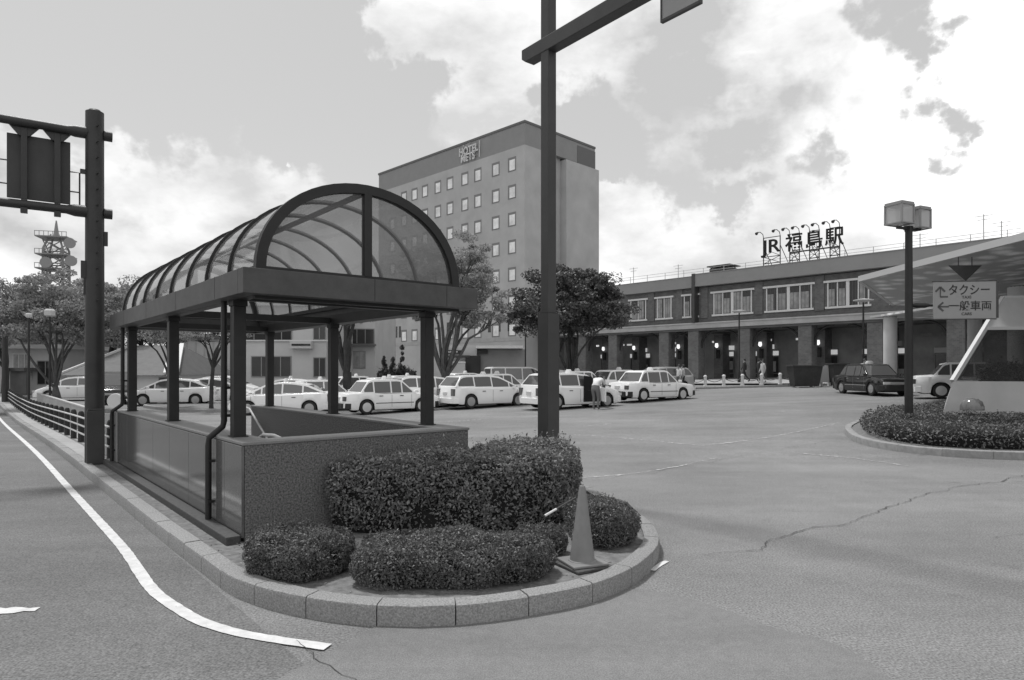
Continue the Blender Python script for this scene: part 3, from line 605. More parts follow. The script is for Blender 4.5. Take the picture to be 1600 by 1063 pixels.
# vault
uc = (U0+U1)/2; ha = 1.20; rise = 1.03; RV = [0.02+.872*i for i in range(9)]
def arc(k, grow=0., n=28, base_=0.): return [(uc-(ha+grow)*math.cos(math.pi*i/n), ZT+base_+(rise+grow)*math.sin(math.pi*i/n)**.93) for i in range(n+1)]
for i, v in enumerate(RV):
    wdt, dep = (.085, .10) if i in (0, 8) else (.026, .050)
    o_, i_ = arc(0, .012), arc(0, .012-dep); m_ = MB(); n = len(o_)
    vs = [(p[0], v-wdt/2, p[1]) for p in o_]+[(p[0], v+wdt/2, p[1]) for p in o_]+[(p[0], v-wdt/2, p[1]) for p in i_]+[(p[0], v+wdt/2, p[1]) for p in i_]
    fs = []
    for j in range(n-1): fs += [(j, j+1, n+j+1, n+j), (2*n+j, 3*n+j, 3*n+j+1, 2*n+j+1), (j, 2*n+j, 2*n+j+1, j+1), (n+j, n+j+1, 3*n+j+1, 3*n+j)]
    m_.add(vs, fs); P_(m_, 'rib', M['steel'], smooth=50)
m_ = MB()
for a in (0, 1): 
    pass
for k in (14,):
    p = arc(0, -.05)[k]; m_.box(p[0]-.022, p[0]+.022, RV[0]+.05, RV[-1]-.05, p[1]-.03, p[1]+.02)
for k in (0, 28):
    p = arc(0, -.02)[k]; m_.box(p[0]-.03, p[0]+.03, RV[0]+.05, RV[-1]-.05, ZT-.01, ZT+.05)
P_(m_, 'purlin', M['steel'])
for a, b in zip(RV, RV[1:]):
    o_ = arc(0, -.018, 24); m_ = MB(); n = len(o_); m_.add([(p[0], a+.02, p[1]) for p in o_]+[(p[0], b-.02, p[1]) for p in o_], [(j, j+1, n+j+1, n+j) for j in range(n-1)]); P_(m_, 'roof_pane', M['poly'], smooth=60)
for v, g_ in ((RV[0], 'end_pane'), (RV[-1], 'end_pane')):
    o_ = arc(0, -.05, 28); m_ = MB(); m_.add([(uc, v, ZT+.02)]+[(p[0], v, max(p[1], ZT+.02)) for p in o_], [(0, j+1, j+2) for j in range(len(o_)-1)]); P_(m_, g_, M['endglass'])
    m_ = MB(); m_.box(uc-.045, uc+.045, v-.045, v+.03, ZT+.04, ZT+rise-.06); m_.box(uc-ha+.03, uc+ha-.03, v-.04, v+.03, ZT+.001, ZT+.05); P_(m_, 'end_frame', M['steel'], bevel=.004)
# rain pipes
for (v, vl, top) in ((.83, .92, ZB), (6.62, 6.80, ZB)):
    m_ = MB(); s_ = .032
    m_.tube([(.06, v, top+.03), (.06, v, WT+.16), (.05, v+.01, WT+.10), (-.07, vl-.01, WT-.02), (-.075, vl, WT-.10), (-.075, vl, .02)], s_, 8)
    for z in (WT+.5, WT+.2): m_.box(.03, .16, v-.02, v+.02, z, z+.03)
    for z in (WT-.28, .25): m_.box(-.09, .0, vl-.045, vl+.045, z, z+.03)
    P_(m_, 'rain_pipe', M['steel'], smooth=50)

# ------------------------------------------------------------------ traffic cone, its spare weight and the thin bar
cx, cy = .60, 5.68
c0 = thing('traffic_cone', 'grey plastic traffic cone standing on the soil between the clipped mounds', 'traffic cone', (cx, cy, .125), R(22))
m_ = MB(); m_.lathe([(.108, .052), (.106, .06), (.030, .66), (.024, .685), (.012, .69), (.010, .60)], 28); m_.build('cone', M['cone'], c0, smooth=40)
m_ = MB(); m_.box(-.165, .165, -.165, .165, 0.028, .052); m_.lathe([(.125, .05), (.118, .058), (.106, .06)], 28); m_.build('base', M['cone'], c0, bevel=.008)
wgt = MB(); wgt.M = Matrix.Translation((cx+.005, cy-.01, .125)) @ Matrix.Rotation(R(30), 4, 'Z'); wgt.box(-.185, .185, -.185, .185, 0.0, .027)
tag(wgt.build('cone_weight', M['conebase'], bevel=.008), 'dark square rubber weight lying flat under the traffic cone', 'cone weight')
m_ = MB(); m_.tube([(.28, 5.9, .50), (.60, 6.25, .60)], .009, 8); m_.tube([(.29, 5.91, .503), (.40, 6.03, .537)], .0115, 8, 1)
tag(m_.build('marker_bar', [M['signback'], M['frame']]), 'thin light and dark bar leaning in the hedge behind the cone', 'bar')

# ------------------------------------------------------------------ tall square mast with the sign arm
mx, my = at(857, 9.5)
t = thing('sign_mast', 'tall square brown mast rising out of the hedge with a long arm at the top', 'mast', (mx, my, 0.1), R(40))
m_ = MB(); a = .080; m_.box(-a, a, -a, a, 2.5, 7.6); P0 = m_.build('mast_shaft', M['pole'], t, bevel=.012)
m_ = MB(); a = .108; m_.box(-a, a, -a, a, 0, 2.5); m_.prism([(-a, -a), (a, -a), (a, a), (-a, a)], 2.5, 2.5001); m_.build('mast_base', M['pole'], t, bevel=.014)
dirv = Vector((.62, -.78)); la = math.atan2(dirv.y, dirv.x)-R(40)
m_ = MB(); m_.M = Matrix.Rotation(la, 4, 'Z'); m_.extr([(-.50, 6.28), (-.42, 6.22), (3.9, 6.22), (3.9, 6.44), (-.5, 6.42)], -.09, .09); m_.build('arm', M['pole'], t, bevel=.01)
sp = Vector((mx, my))+dirv*2.05
t2 = thing('hanging_sign', 'pale framed sign plate hanging below the mast arm', 'sign', (sp.x, sp.y, 5.9), la+R(40))
m_ = MB(); m_.box(0, .52, -.015, .015, 0.05, .75); m_.build('plate', M['sign'], t2)
m_ = MB(); m_.box(-.02, .0, -.025, .025, 0.02, .78); m_.box(0, .54, -.025, .025, 0.02, .05); m_.box(.52, .54, -.025, .025, .05, .78); m_.box(.1, .14, -.02, .02, .75, .86); m_.box(.4, .44, -.02, .02, .75, .86); m_.build('frame', M['steel2'], t2)

# ------------------------------------------------------------------ gantry on the left
gx, gy = at(148, 11.9)
t = thing('gantry_post', 'thick dark round road sign gantry post with two horizontal arms reaching over the road', 'gantry', (gx, gy, .13), math.atan2(-.57, -.82))
m_ = MB(); m_.cyl(0, 0, 0, 6.27, .155, .145, 24); m_.cyl(0, 0, 6.27, 6.31, .12, .09, 24); m_.build('post', M['gpole'], t, smooth=40)
m_ = MB(); m_.box(-.13, .13, -.20, .20, .0, .95); m_.box(-.12, .12, -.19, .19, .95, .98); m_.build('control_box', M['signback'], t, bevel=.01)
for z in (5.88, 4.48):
    m_ = MB(); m_.tube([(-.25, 0, z), (.1, 0, z), (.11, 0, z), (.30, 0, z), (.42, 0, z), (5, 0, z)], [.065, .065, .105, .105, .075, .075], 14); m_.tube([(-.27, 0, z), (-.14, 0, z)], .09, 14); m_.build('arm', M['gpole'], t, smooth=40)
m_ = MB()
for k in range(12): z = 2.9+k*.28; m_.tube([(-.12*(-1)**k*0-.02, .12, z), (-.05, .27, z)], .012, 6)
m_.box(.14, .22, -.04, .04, 5.15, 5.22); m_.box(-.20, -.14, -.04, .04, 3.9, 4.15); m_.box(.14, .21, -.05, .05, 3.3, 3.6); m_.box(.13, .17, -.03, .03, 3.0, 3.3)
m_.build('step_irons', M['gpole'], t)
t2 = thing('direction_sign', 'dark rectangular road sign seen from behind between the two gantry arms', 'sign', (gx, gy, .13), math.atan2(-.57, -.82))
m_ = MB(); m_.box(.36, 1.26, -.16, -.13, 4.60, 5.70); m_.build('panel', M['signback'], t2, bevel=.005)
for x in (.55, 1.02):
    m_ = MB(); m_.box(x-.045, x+.045, -.13, -.02, 4.58, 5.80); m_.extr([(x-.22, 5.84), (x+.22, 5.84), (x+.07, 5.66), (x-.07, 5.66)], -.10, -.03); m_.box(x-.05, x+.05, -.07, .07, 4.34, 4.42); m_.build('bracket', M['gpole'], t2, bevel=.005)
m_ = MB()
for pts in ([(.36, -.2, 5.20), (.22, -.2, 5.20), (.22, -.2, 4.52)], [(.36, -.2, 4.85), (.22, -.2, 4.85)], [(1.26, -.2, 5.25), (4.6, -.2, 5.25)], [(1.26, -.2, 4.85), (4.6, -.2, 4.85)]): m_.tube(pts, .014, 6)
m_.build('walkway_rail', M['gpole'], t2)

# ------------------------------------------------------------------ guard fence along the road
fl = ['nearest', 'second', 'third']
gf = thing('guard_fence', 'long guard fence of dark stub posts and three pale rails along the road kerb', 'fence', (*uv(0, 7.4), .15), UVROT+R(90))
for k in range(30):
    s_ = .35+k*1.32; p = uv(.05, 7.4+s_); g_ = G(p.x, p.y)
    m_ = MB(); m_.lathe([(.066, 0), (.066, .62), (.06, .68), (.038, .715), (.0, .725)], 12, (s_, -.05, g_)); m_.build('post', M['steel'], gf, smooth=40)
for z in (.24, .42, .60):
    m_ = MB(); m_.tube([(s_, .02, z+G(*uv(.0, 7.4+s_))) for s_ in np.arange(.0, 39, 1.3)], .021, 8); m_.build('rail', M['rail'], gf, smooth=50)
# round mirror seen from behind and a white notice by the fence end
px_, py_ = at(181, 13.2)
t = thing('traffic_mirror', 'round pale disc on a short post behind the end of the guard fence', 'mirror', (px_, py_, 0), R(20))
m_ = MB(); m_.tube([(0, 0, 0), (0, 0, 1.05)], .03, 8); m_.build('post', M['steel'], t)
m_ = MB(); m_.tube([(0, -.05, 1.18), (0, -.02, 1.18), (0, .04, 1.18)], [.145, .15, .08], 24); m_.build('disc', M['mirror'], t, smooth=40)
px_, py_ = at(172, 12.9); m_ = MB(); m_.M = Matrix.Translation((px_, py_, 0)) @ Matrix.Rotation(R(10), 4, 'Z'); m_.box(-.11, .11, -.012, .012, .10, .95); m_.box(-.13, .13, -.08, .08, 0, .10)
tag(m_.build('notice_board', M['white2'], bevel=.004), 'narrow pale notice board standing behind the end of the guard fence', 'sign')
px_, py_ = at(8, 38); t = thing('street_pole', 'dark pole with a short crossbar at the far left behind the fence', 'pole', (px_, py_, G(px_, py_)+.1), 0)
m_ = MB(); m_.cyl(0, 0, 0, 6.1, .17, .13, 12); m_.build('shaft', M['gpole'], t, smooth=40); m_ = MB(); m_.tube([(-2.6, -.4, 5.75), (.05, 0, 5.75)], .08, 8); m_.build('crossbar', M['gpole'], t)
for (px, py, d, lab, hh) in ((45, 497, 27, 'slim black lamp post in front of the pale house at the far left', 3.5), (78, 495, 30, 'slim post with a small square lantern in front of the left tree', 4.2)):
    px_, py_ = at(px, d); z = zat(py, d); g_ = G(px_, py_); t = thing('street_lamp', lab, 'street lamp', (px_, py_, g_), 0)
    m_ = MB(); m_.cyl(0, 0, 0, z-g_, .05, .04, 8); m_.build('post', M['steel'], t)
    m_ = MB(); k_ = .5 if px == 45 else .9; m_.lathe([(.14*k_, 0), (.24*k_, .05), (.24*k_, .3*k_), (.16*k_, .38*k_)], 8, (0, 0, z-g_)); m_.build('lantern', M['white2'], t)

# ------------------------------------------------------------------ square lamp post and direction sign on the right island
lx, ly = at(1420, 17.0); lg = G(lx, ly)+.13
t = thing('lamp_post', 'dark post with two box lanterns rising out of the planted island', 'lamp post', (lx, ly, lg), R(25))
m_ = MB(); m_.cyl(0, 0, 0, zat(356, 17)-lg, .10, .085, 16); m_.build('post', M['steel'], t, smooth=40)
zl = zat(355, 17)-lg
for k, (dx, dy, dz, hw) in enumerate(((-.31, .04, 0.04, .225), (.30, -.03, -.04, .205))):
    m_ = MB(); e = .02; h_ = .50
    for sx in (-1, 1):
        for sy in (-1, 1): m_.box(dx+sx*hw-e, dx+sx*hw+e, dy+sy*hw-e, dy+sy*hw+e, zl+dz, zl+dz+h_)
    for z in (zl+dz, zl+dz+h_-.03):
        m_.box(dx-hw-e, dx+hw+e, dy-hw-e-.003, dy-hw+e, z, z+.03); m_.box(dx-hw-e, dx+hw+e, dy+hw-e, dy+hw+e+.003, z, z+.03); m_.box(dx-hw-e-.003, dx-hw+e, dy-hw, dy+hw, z, z+.03); m_.box(dx+hw-e, dx+hw+e+.003, dy-hw, dy+hw, z, z+.03)
    m_.box(dx-hw-.01, dx+hw+.01, dy-hw-.01, dy+hw+.01, zl+dz+h_, zl+dz+h_+.05)
    fr_ = m_.build('lantern', M['hband'], t)
    m_ = MB(); g0 = hw-.003; m_.box(dx-g0, dx+g0, dy-g0, dy+g0, zl+dz+.035, zl+dz+h_-.005); m_.build('pane', M['lantern'], fr_)
    m_ = MB(); m_.cyl(dx, dy, zl+dz+.1, zl+dz+.38, .05, .06, 10); m_.build('bulb', M['white'], fr_)
m_ = MB(); m_.bar((-.4, .04, zl-.04), (.4, -.04, zl-.04), .06, .06); m_.box(-.07, .07, -.07, .07, zl-.12, zl+.02); m_.build('bracket', M['steel'], t)
# direction sign hung on the lamp post
t = thing('direction_sign', 'grey sign plate with arrows and Japanese writing fixed to the lamp post', 'sign', (lx, ly, lg), R(0))
zs = zat(470, 17)-lg; x0 = .55; x1 = 2.02; zc = zs
m_ = MB(); m_.M = Matrix.Translation((0, -.05, 0)) @ Matrix.Rotation(R(-7), 4, 'Z'); m_.box(x0, x1, -.02, .02, zc-.48, zc+.46); pl = m_.build('plate', M['sign'], t, bevel=.01)
m_ = MB(); m_.M = Matrix.Translation((0, -.05, 0)) @ Matrix.Rotation(R(-7), 4, 'Z'); e = .018
m_.box(x0-e, x1+e, -.03, .03, zc+.46, zc+.46+e); m_.box(x0-e, x1+e, -.03, .03, zc-.48-e, zc-.48); m_.box(x1, x1+.07, -.0, .08, zc-.46, zc+.44); m_.build('frame', M['steel2'], t)
m_ = MB(); m_.lathe([(.04, .0), (.07, .1), (.07, .32), (.025, .46), (.02, .62)], 10); 
for i in range(len(m_.v)): x, y, z = m_.v[i]; m_.v[i] = (z+.08, y-.02, x+zc-.12)
m_.build('bracket', M['steel'], t, smooth=40)
RS = Matrix.Translation((0, -.05, 0)) @ Matrix.Rotation(R(-7), 4, 'Z')
def stext(b, s_, x, z, nm='lettering', sx=1.): return text(b, s_, M['signink'], nm, t, RS @ upright(x, -.022, z), .003, 'CENTER', sx)
stext('タクシー', .29, 1.39, zc+.23, sx=.86); stext('TAXI', .10, 1.33, zc+.06); stext('一般車両', .26, 1.41, zc-.17, sx=.98); stext('CARS', .10, 1.33, zc-.36)
m_ = MB(); m_.M = RS
def arrow(pts, head):
    for a, b in zip(pts, pts[1:]): m_.bar((a[0], -.024, a[1]), (b[0], -.024, b[1]), .008, .04)
    for s_ in (-1, 1):
        h_ = pts[-1]; q = (h_[0]-head[0]*.12+s_*head[1]*.11, h_[1]-head[1]*.12+s_*head[0]*.11); m_.bar((h_[0], -.024, h_[1]), (q[0], -.024, q[1]), .008, .045)
arrow([(.89, zc+.08), (.71, zc+.08), (.71, zc+.33)], (0, 1)); arrow([(.91, zc-.17), (.66, zc-.17)], (-1, 0)); m_.build('arrows', M['signink'], t)
# small camera-like dark triangle pennant above the plate
px0, py0 = at(1508, 19.5)
m_ = MB(); m_.extr([(-.48, .45), (.48, .45), (.02, 0)], -.02, .02); m_.M = Matrix.Identity(4); o = m_.build('warning_triangle', M['signback']); o.location = (px0, py0, zat(439, 19.5)); tag(o, 'dark downward pointing triangle plate hanging above the arrow sign', 'triangle plate')
m_ = MB(); m_.M = Matrix.Identity(4); m_.tube([(-.2, 0, .40), (-.2, 0, .72)], .012, 6); m_.tube([(.2, 0, .40), (.2, 0, .72)], .012, 6); q = m_.build('hanger', M['steel'], o)

# ------------------------------------------------------------------ taxi rank canopy on the right
CZ = 5.05
t = thing('taxi_canopy', 'thin sloping-edged canopy with mottled underside on white round columns', 'canopy', (20, 30, 0), 0)
pn = [(13.4, 15.5, CZ+.15), (12.75, 24.4, CZ), (16.6, 29.0, 4.62), (25.5, 33.0, 4.62), (38, 20, 4.62), (24, 9, CZ+.15)]; pn = [(a-20, b-30, c) for a, b, c in pn]
m_ = MB(); pt = [(a, b, c+.10) for a, b, c in pn]; n = len(pn); m_.add(pn+pt, [(0, 1, 2), (0, 2, 3), (0, 3, 4), (0, 4, 5), (6, 8, 7), (6, 9, 8), (6, 10, 9), (6, 11, 10)]+[(i, (i+1) % n, n+(i+1) % n, n+i) for i in range(n)]); m_.build('underside', M['canopy'], t)
m_ = MB(); m_.prism([(19.3-20, 30.45-30), (19.5-20, 36.2-30), (40-20, 37.4-30), (45-20, 24-30), (38.1-20, 20.1-30), (25.5-20, 33.03-30)], 4.615, 4.72); m_.build('rear_slab', M['canopy'], t)
m_ = MB(); m_.bar((pn[0][0], pn[0][1], pn[0][2]+.08), (pn[1][0], pn[1][1], pn[1][2]+.08), .12, .20); m_.bar((pn[1][0], pn[1][1], pn[1][2]+.08), (pn[2][0], pn[2][1], pn[2][2]+.08), .12, .20); m_.build('edge', M['edge'], t)
for (px, d, z) in ((1391, 35.2, 4.62), (1523, 35, 4.62), (1592, 23.2, 4.7)):
    x, y = at(px, d); g_ = G(x, y)+.0; m_ = MB(); m_.cyl(x-20, y-30, g_, z, .33, .33, 24); m_.cyl(x-20, y-30, g_+2.2, g_+2.215, .333, .333, 24); m_.build('column', M['column'], t, smooth=40)
    m_ = MB(); m_.cyl(x-20, y-30, z-.28, z-.001, .20, .34, 16); m_.build('capital', M['steel2'], t, smooth=40)

# ------------------------------------------------------------------ glazed skylight on the right island
t = thing('skylight', 'low glazed hip roof skylight on a pale concrete base behind the shrub bed', 'skylight', (0, 0, 0), 0)
d0 = 17.5; gz = G(12, 17.5)+.1
def S(px, py, d): x, y = at(px, d); return Vector((x, y, zat(py, d)))
b0 = S(1462, 638, 17.6); b1 = b0+Vector((12, -1.2, 0)); lipz = S(1462, 597, 17.6).z; apz = 3.75
ap = Vector((b0.x+2.75, b0.y+1.3, 3.85)); ap2 = ap+Vector((5, -.5, 0))
c0_ = b0+Vector((.62, .25, 0)); c0_.z = lipz; c1_ = b1+Vector((-.6, .25, 0)); c1_.z = lipz; k0 = b0+Vector((3.9, 5, 0)); k0.z = lipz; k1 = b1+Vector((-.6, 5, 0)); k1.z = lipz
m_ = MB(); b0g = Vector((b0.x, b0.y, 0)); vs = [b0g, Vector((b1.x, b1.y, 0)), Vector((b1.x, b1.y+5.2, 0)), Vector((b0.x+3.4, b0.y+5.2, 0)), c0_, c1_, k1, k0]
m_.add(vs, [(0, 1, 5, 4), (1, 2, 6, 5), (2, 3, 7, 6), (3, 0, 4, 7), (4, 5, 6, 7)]); m_.build('base', M['pyr'], t)
fr0 = c0_+Vector((0.02, .05, .01)); fr1 = c1_+Vector((0, .05, .01))
m_ = MB(); vs = [fr0, fr1, ap2, ap, k0+Vector((0, 0, .01)), k1+Vector((0, 0, .01))]; m_.add(vs, [(0, 1, 2, 3), (0, 3, 4), (3, 2, 5, 4), (1, 5, 2)]); m_.build('glazing', M['pyrglass'], t)
m_ = MB(); m_.bar(fr0, ap, .10, .12); m_.bar(ap, ap2, .1, .1); m_.bar(fr1, ap2, .1, .1); m_.bar(k0, ap, .1, .1)
a_ = fr0.lerp(ap, .62); b_ = fr1.lerp(ap2, .62); m_.bar(a_, b_, .07, .09)
m_.build('glazing_frame', M['edge'], t)
up_ = Vector((0, -.03, .03)); m_ = MB(); m_.add([a_+up_, b_+up_, ap2+up_, ap+up_], [(0, 1, 2, 3)]); m_.build('upper_panel', M['pyr'], t)
for k in range(1, 5):
    m_ = MB(); m_.bar(fr0.lerp(fr1, k/5+.08), ap.lerp(ap2, k/5+.0), .03, .04); m_.build('mullion', M['steel2'], t)
hedge('hedge', 'dark leafy mass added inside the skylight, standing for foliage reflected in its slanted glass', [(b0.x+2.3, b0.y+1.0), (b0.x+11, b0.y+.3), (b0.x+11, b0.y+3.2), (b0.x+5.2, b0.y+3.4), (b0.x+3.6, b0.y+2.4)], lipz-.02, .50, 14000, .10, M['leafS'], .5, .28, 1.3, ph=11)  # leaves added in place of a reflection on the glazing
x, y = at(1519, 17.0); m_ = MB(); m_.lathe([(.27, 0), (.27, .03), (.265, .1), (.22, .22), (.13, .29), (.02, .31)], 24); o = m_.build('dome_lamp', mat('dome', .12, .12, spec=.9), smooth=60); o.location = (x, y, zat(641, 17)); tag(o, 'glossy dark dome sitting against the pale skylight base', 'dome')

# ------------------------------------------------------------------ station building
FO = Vector((19.6, 56.0)); e = Vector((.678, -.735)).normalized(); SR = math.atan2(e.y, e.x); ZG = .85
st = thing('station_building', 'long dark brick two-storey station front with ground floor arcade and flat pale parapet', 'station', (FO.x, FO.y, ZG), SR)
def SP(mb, name, m, **k): return mb.build(name, m, st, **k)
def fx(px):                                    # photo column -> distance along the front
    s_ = (px-800)/F; return -(19.6-56*s_)/(.678+.735*s_)*1.0
X0, X1 = -24.0, 46.0
zp1, zp0, zc1, zc0 = 10.2-ZG, 9.15-ZG, 5.95-ZG, 5.38-ZG
xs_ = fx(1092)
m_ = MB(); m_.box(xs_, X1, -.65, 1, zp0, zp1); m_.box(X0, xs_-.15, -.45, 1, zp0-.05, zp1-.12); m_.box(xs_, X1, -.7, 1.0, zp1, zp1+.06); m_.box(X0, xs_-.15, -.5, 1, zp1-.12, zp1-.07); SP(m_, 'parapet', M['parapet'])
m_ = MB(); m_.box(X0, X1, .0, .6, zc1+.4, zp0-.06); m_.box(X0, X1, -.02, .6, zc1, zc1+.4)
SP(m_, 'upper_wall', M['brick'])
m_ = MB(); m_.box(X0+.1, X1-.1, .7, 18, zc1, zp1-.3); SP(m_, 'roof', M['soffit'])
m_ = MB(); m_.box(X0, X1, -.55, .5, zc0+.06, zc1-.0); m_.box(X0, X1, -.62, .4, zc1-.12, zc1+.0); SP(m_, 'cornice', M['cornice'], bevel=.02)
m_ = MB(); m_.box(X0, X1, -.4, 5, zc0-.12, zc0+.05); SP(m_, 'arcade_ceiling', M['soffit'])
for px in (1018, 1062, 1101, 1186, 1281):      # flat pilasters between windows
    x = fx(px); m_ = MB(); m_.box(x-.35, x+.35, -.10, -.0, zc1+.41, zp0-.06); SP(m_, 'pilaster', M['brick'])
m_ = MB(); m_.box(xs_-.3, xs_-.0, -.72, .6, zc1, zp1+.1); SP(m_, 'downpipe', M['steel2'])
wl_ = [(984, 1012, 2), (1025, 1052, 2), (1067, 1093, 2), (1113, 1178, 4), (1195, 1272, 4), (1290, 1362, 4), (1390, 1490, 4), (1515, 1640, 4)]
zw0, zw1 = 6.62-ZG, 8.45-ZG
for a, b, n in wl_:
    xa, xb = fx(a)+.15, fx(b)-.15; m_ = MB(); e_ = .09
    m_.box(xa-.25, xb+.25, -.16, -.01, zw1, zw1+.16); m_.box(xa-.15, xb+.15, -.12, -.01, zw0-.16, zw0); m_.box(xa, xa+e_, -.08, -.01, zw0, zw1); m_.box(xb-e_, xb, -.08, -.01, zw0, zw1)
    for k in range(1, n): x = xa+(xb-xa)*k/n; m_.box(x-.04, x+.04, -.075, -.01, zw0, zw1)
    if n == 4: m_.box((xa+xb)/2-.12, (xa+xb)/2+.12, -.09, -.01, zw0, zw1)
    fr_ = SP(m_, 'window', M['frame'])
    m_ = MB(); m_.box(xa+e_, xb-e_, -.03, -.004, zw0, zw1); m_.build('pane', M['wdark'], fr_)
    m_ = MB()
    for k in range(n):
        xx = xa+(xb-xa)*k/n; ww = (xb-xa)/n
        if random.random() < .85: m_.box(xx+.08, xx+ww*random.uniform(.6, .92), -.036, -.031, zw0+.05, zw1-random.choice((.05, .05, .5)))
        for j in range(3): m_.box(xx+.06+j*ww/3, xx+.09+j*ww/3, -.045, -.037, zw0, zw1, 1)
    m_.build('curtain', [M['curtain'], M['soffit']], fr_)
pp_ = [fx(1507), fx(1381), fx(1269), fx(1173), fx(1093), fx(1050), fx(967)]
piers = [fx(1495), fx(1369), fx(1260), fx(1165), fx(1086), fx(1040), fx(960), fx(912), fx(868)]
piers = [20.4+5.1*k for k in range(1, 5)]+[20.4]+piers
for x in piers:
    m_ = MB(); m_.box(x-.52, x+.52, -.3, .75, -1.5, zc0-.13); SP(m_, 'pier', M['brick'])
# back wall of the arcade with shop fronts
m_ = MB(); m_.box(X0, X1, 5, 5.4, -1.5, zc0); SP(m_, 'arcade_wall', M['inner'])
ps = sorted(piers)
for i in range(len(ps)-1):
    xm = (ps[i]+ps[i+1])/2; wd = ps[i+1]-ps[i]
    m_ = MB(); m_.box(xm+.15*wd-.45+1.3, xm+.15*wd+.45+1.3, 3.6, 4.99, -.8, zc0-.3); SP(m_, 'inner_pier', M['brick'])
    m_ = MB(); m_.box(xm-.42*wd+2, xm+.2*wd+2, 4.9, 4.98, -.5, 2.7); sf = SP(m_, 'shop_front', M['shop'])
    m_ = MB(); 
    for k in range(5): m_.box(xm-.42*wd+2+k*.155*wd, xm-.42*wd+2.05+k*.155*wd, 4.84, 4.89, -.5, 2.7)
    for z in (.6, 2.1, 2.65): m_.box(xm-.42*wd+2, xm+.2*wd+2, 4.84, 4.888, z, z+.06)
    m_.build('mullion', M['inner'], sf)
    if i % 2 == 0 or xm < 0:
        m_ = MB(); a_ = random.uniform(.8, 1.4); m_.box(xm+2-a_, xm+2+a_*.6, 4.7, 4.82, 2.8, 3.2); m_.build('shop_sign', M['lampd'] if xm < 2 else M['white2'], sf)
    m_ = MB(); m_.tube([(xm+.15*wd+1.3, 3.35, 3.0), (xm+.15*wd+1.3, 3.3, 3.12), (xm+.15*wd+1.3, 3.3, 3.4)], [.08, .16, .12], 10); m_.tube([(xm+.15*wd+1.3, 3.6, 2.6), (xm+.15*wd+1.3, 3.3, 2.7), (xm+.15*wd+1.3, 3.3, 3.0)], .04, 6, 1); m_.box(xm+.15*wd+1.15, xm+.15*wd+1.45, 3.45, 3.59, 2.0, 2.8, 1); SP(m_, 'wall_lamp', [M['lampg'], M['steel']])
    rs_ = random.Random(i*7+3)
    for k in range(3):
        xx = xm-.40*wd+2+rs_.uniform(0, .5)*wd; zz = rs_.uniform(.3, 1.2); hh_ = rs_.uniform(.5, 1.1)
        m_ = MB(); m_.box(xx, xx+rs_.uniform(.3, .7), 4.80, 4.835, zz, zz+hh_); m_.build('poster', M[rs_.choice(['white2', 'cornice', 'curtain', 'grey'])], sf)
    m_ = MB(); m_.box(xm-.42*wd+2, xm+.2*wd+2, 4.78, 4.835, 2.22, 2.62); m_.build('transom_light', M[rs_.choice(['lampd', 'white2', 'curtain'])], sf)
    # curved bracket arches under the ceiling
    for sx, xp in ((1, ps[i]+.52), (-1, ps[i+1]-.52)):
        n = 8; o_ = [(xp+sx*1.5*(1-math.cos(math.pi/2*k/n))-sx*.0, zc0-.14-1.5*(1-math.sin(math.pi/2*k/n))) for k in range(n+1)]
        m_ = MB(); m_.tube([(p[0], .2, p[1]) for p in o_], .09, 6); SP(m_, 'arch_bracket', M['steel'])
    m_ = MB(); 
    for k in range(random.randint(2, 4)): xx = xm+random.uniform(-.3, .35)*wd+.8; m_.box(xx-.16, xx-.02, 4.4, 4.46, 3.5, 3.68); m_.box(xx+.02, xx+.2, 4.4, 4.46, 3.5, 3.68)
    SP(m_, 'ceiling_sign', M['lampd'] if xm < 3 else M['inner'])
# roof furniture
m_ = MB(); xx = fx(1120); m_.box(xx-.9, xx+.9, .3, 1.9, zp1-.2, zp1+.5); m_.box(xx-1.1, xx+1.1, .2, 2.1, zp1+.65, zp1+.75)
for sx in (-.8, .8): m_.box(xx+sx-.06, xx+sx+.06, .4, .5, zp1+.5, zp1+.65); m_.box(xx+sx-.06, xx+sx+.06, 1.6, 1.7, zp1+.5, zp1+.65)
SP(m_, 'roof_vent', M['steel2'])
m_ = MB()
for k in range(36):
    x = X0+2*k; m_.tube([(x, .1, zp1-.1), (x, .1, zp1+.62)], .028, 5)
for z in (.6, .35): m_.tube([(X0, .1, zp1+z), (X1, .1, zp1+z)], .018, 5)
SP(m_, 'roof_rail', M['rail'])
for px, h_ in ((985, 1.6), (1055, 1.3), (1534, 1.9), (1562, 1.3), (1434, 1.2)):
    x = fx(px); m_ = MB(); m_.tube([(x, .5, zp1-.1), (x, .5, zp1+h_)], .035, 5); m_.tube([(x-.5, .5, zp1+h_-.1), (x+.5, .5, zp1+h_-.1)], .02, 5); m_.tube([(x-.35, .5, zp1+h_-.35), (x+.35, .5, zp1+h_-.35)], .02, 5); SP(m_, 'antenna', M['rail'])
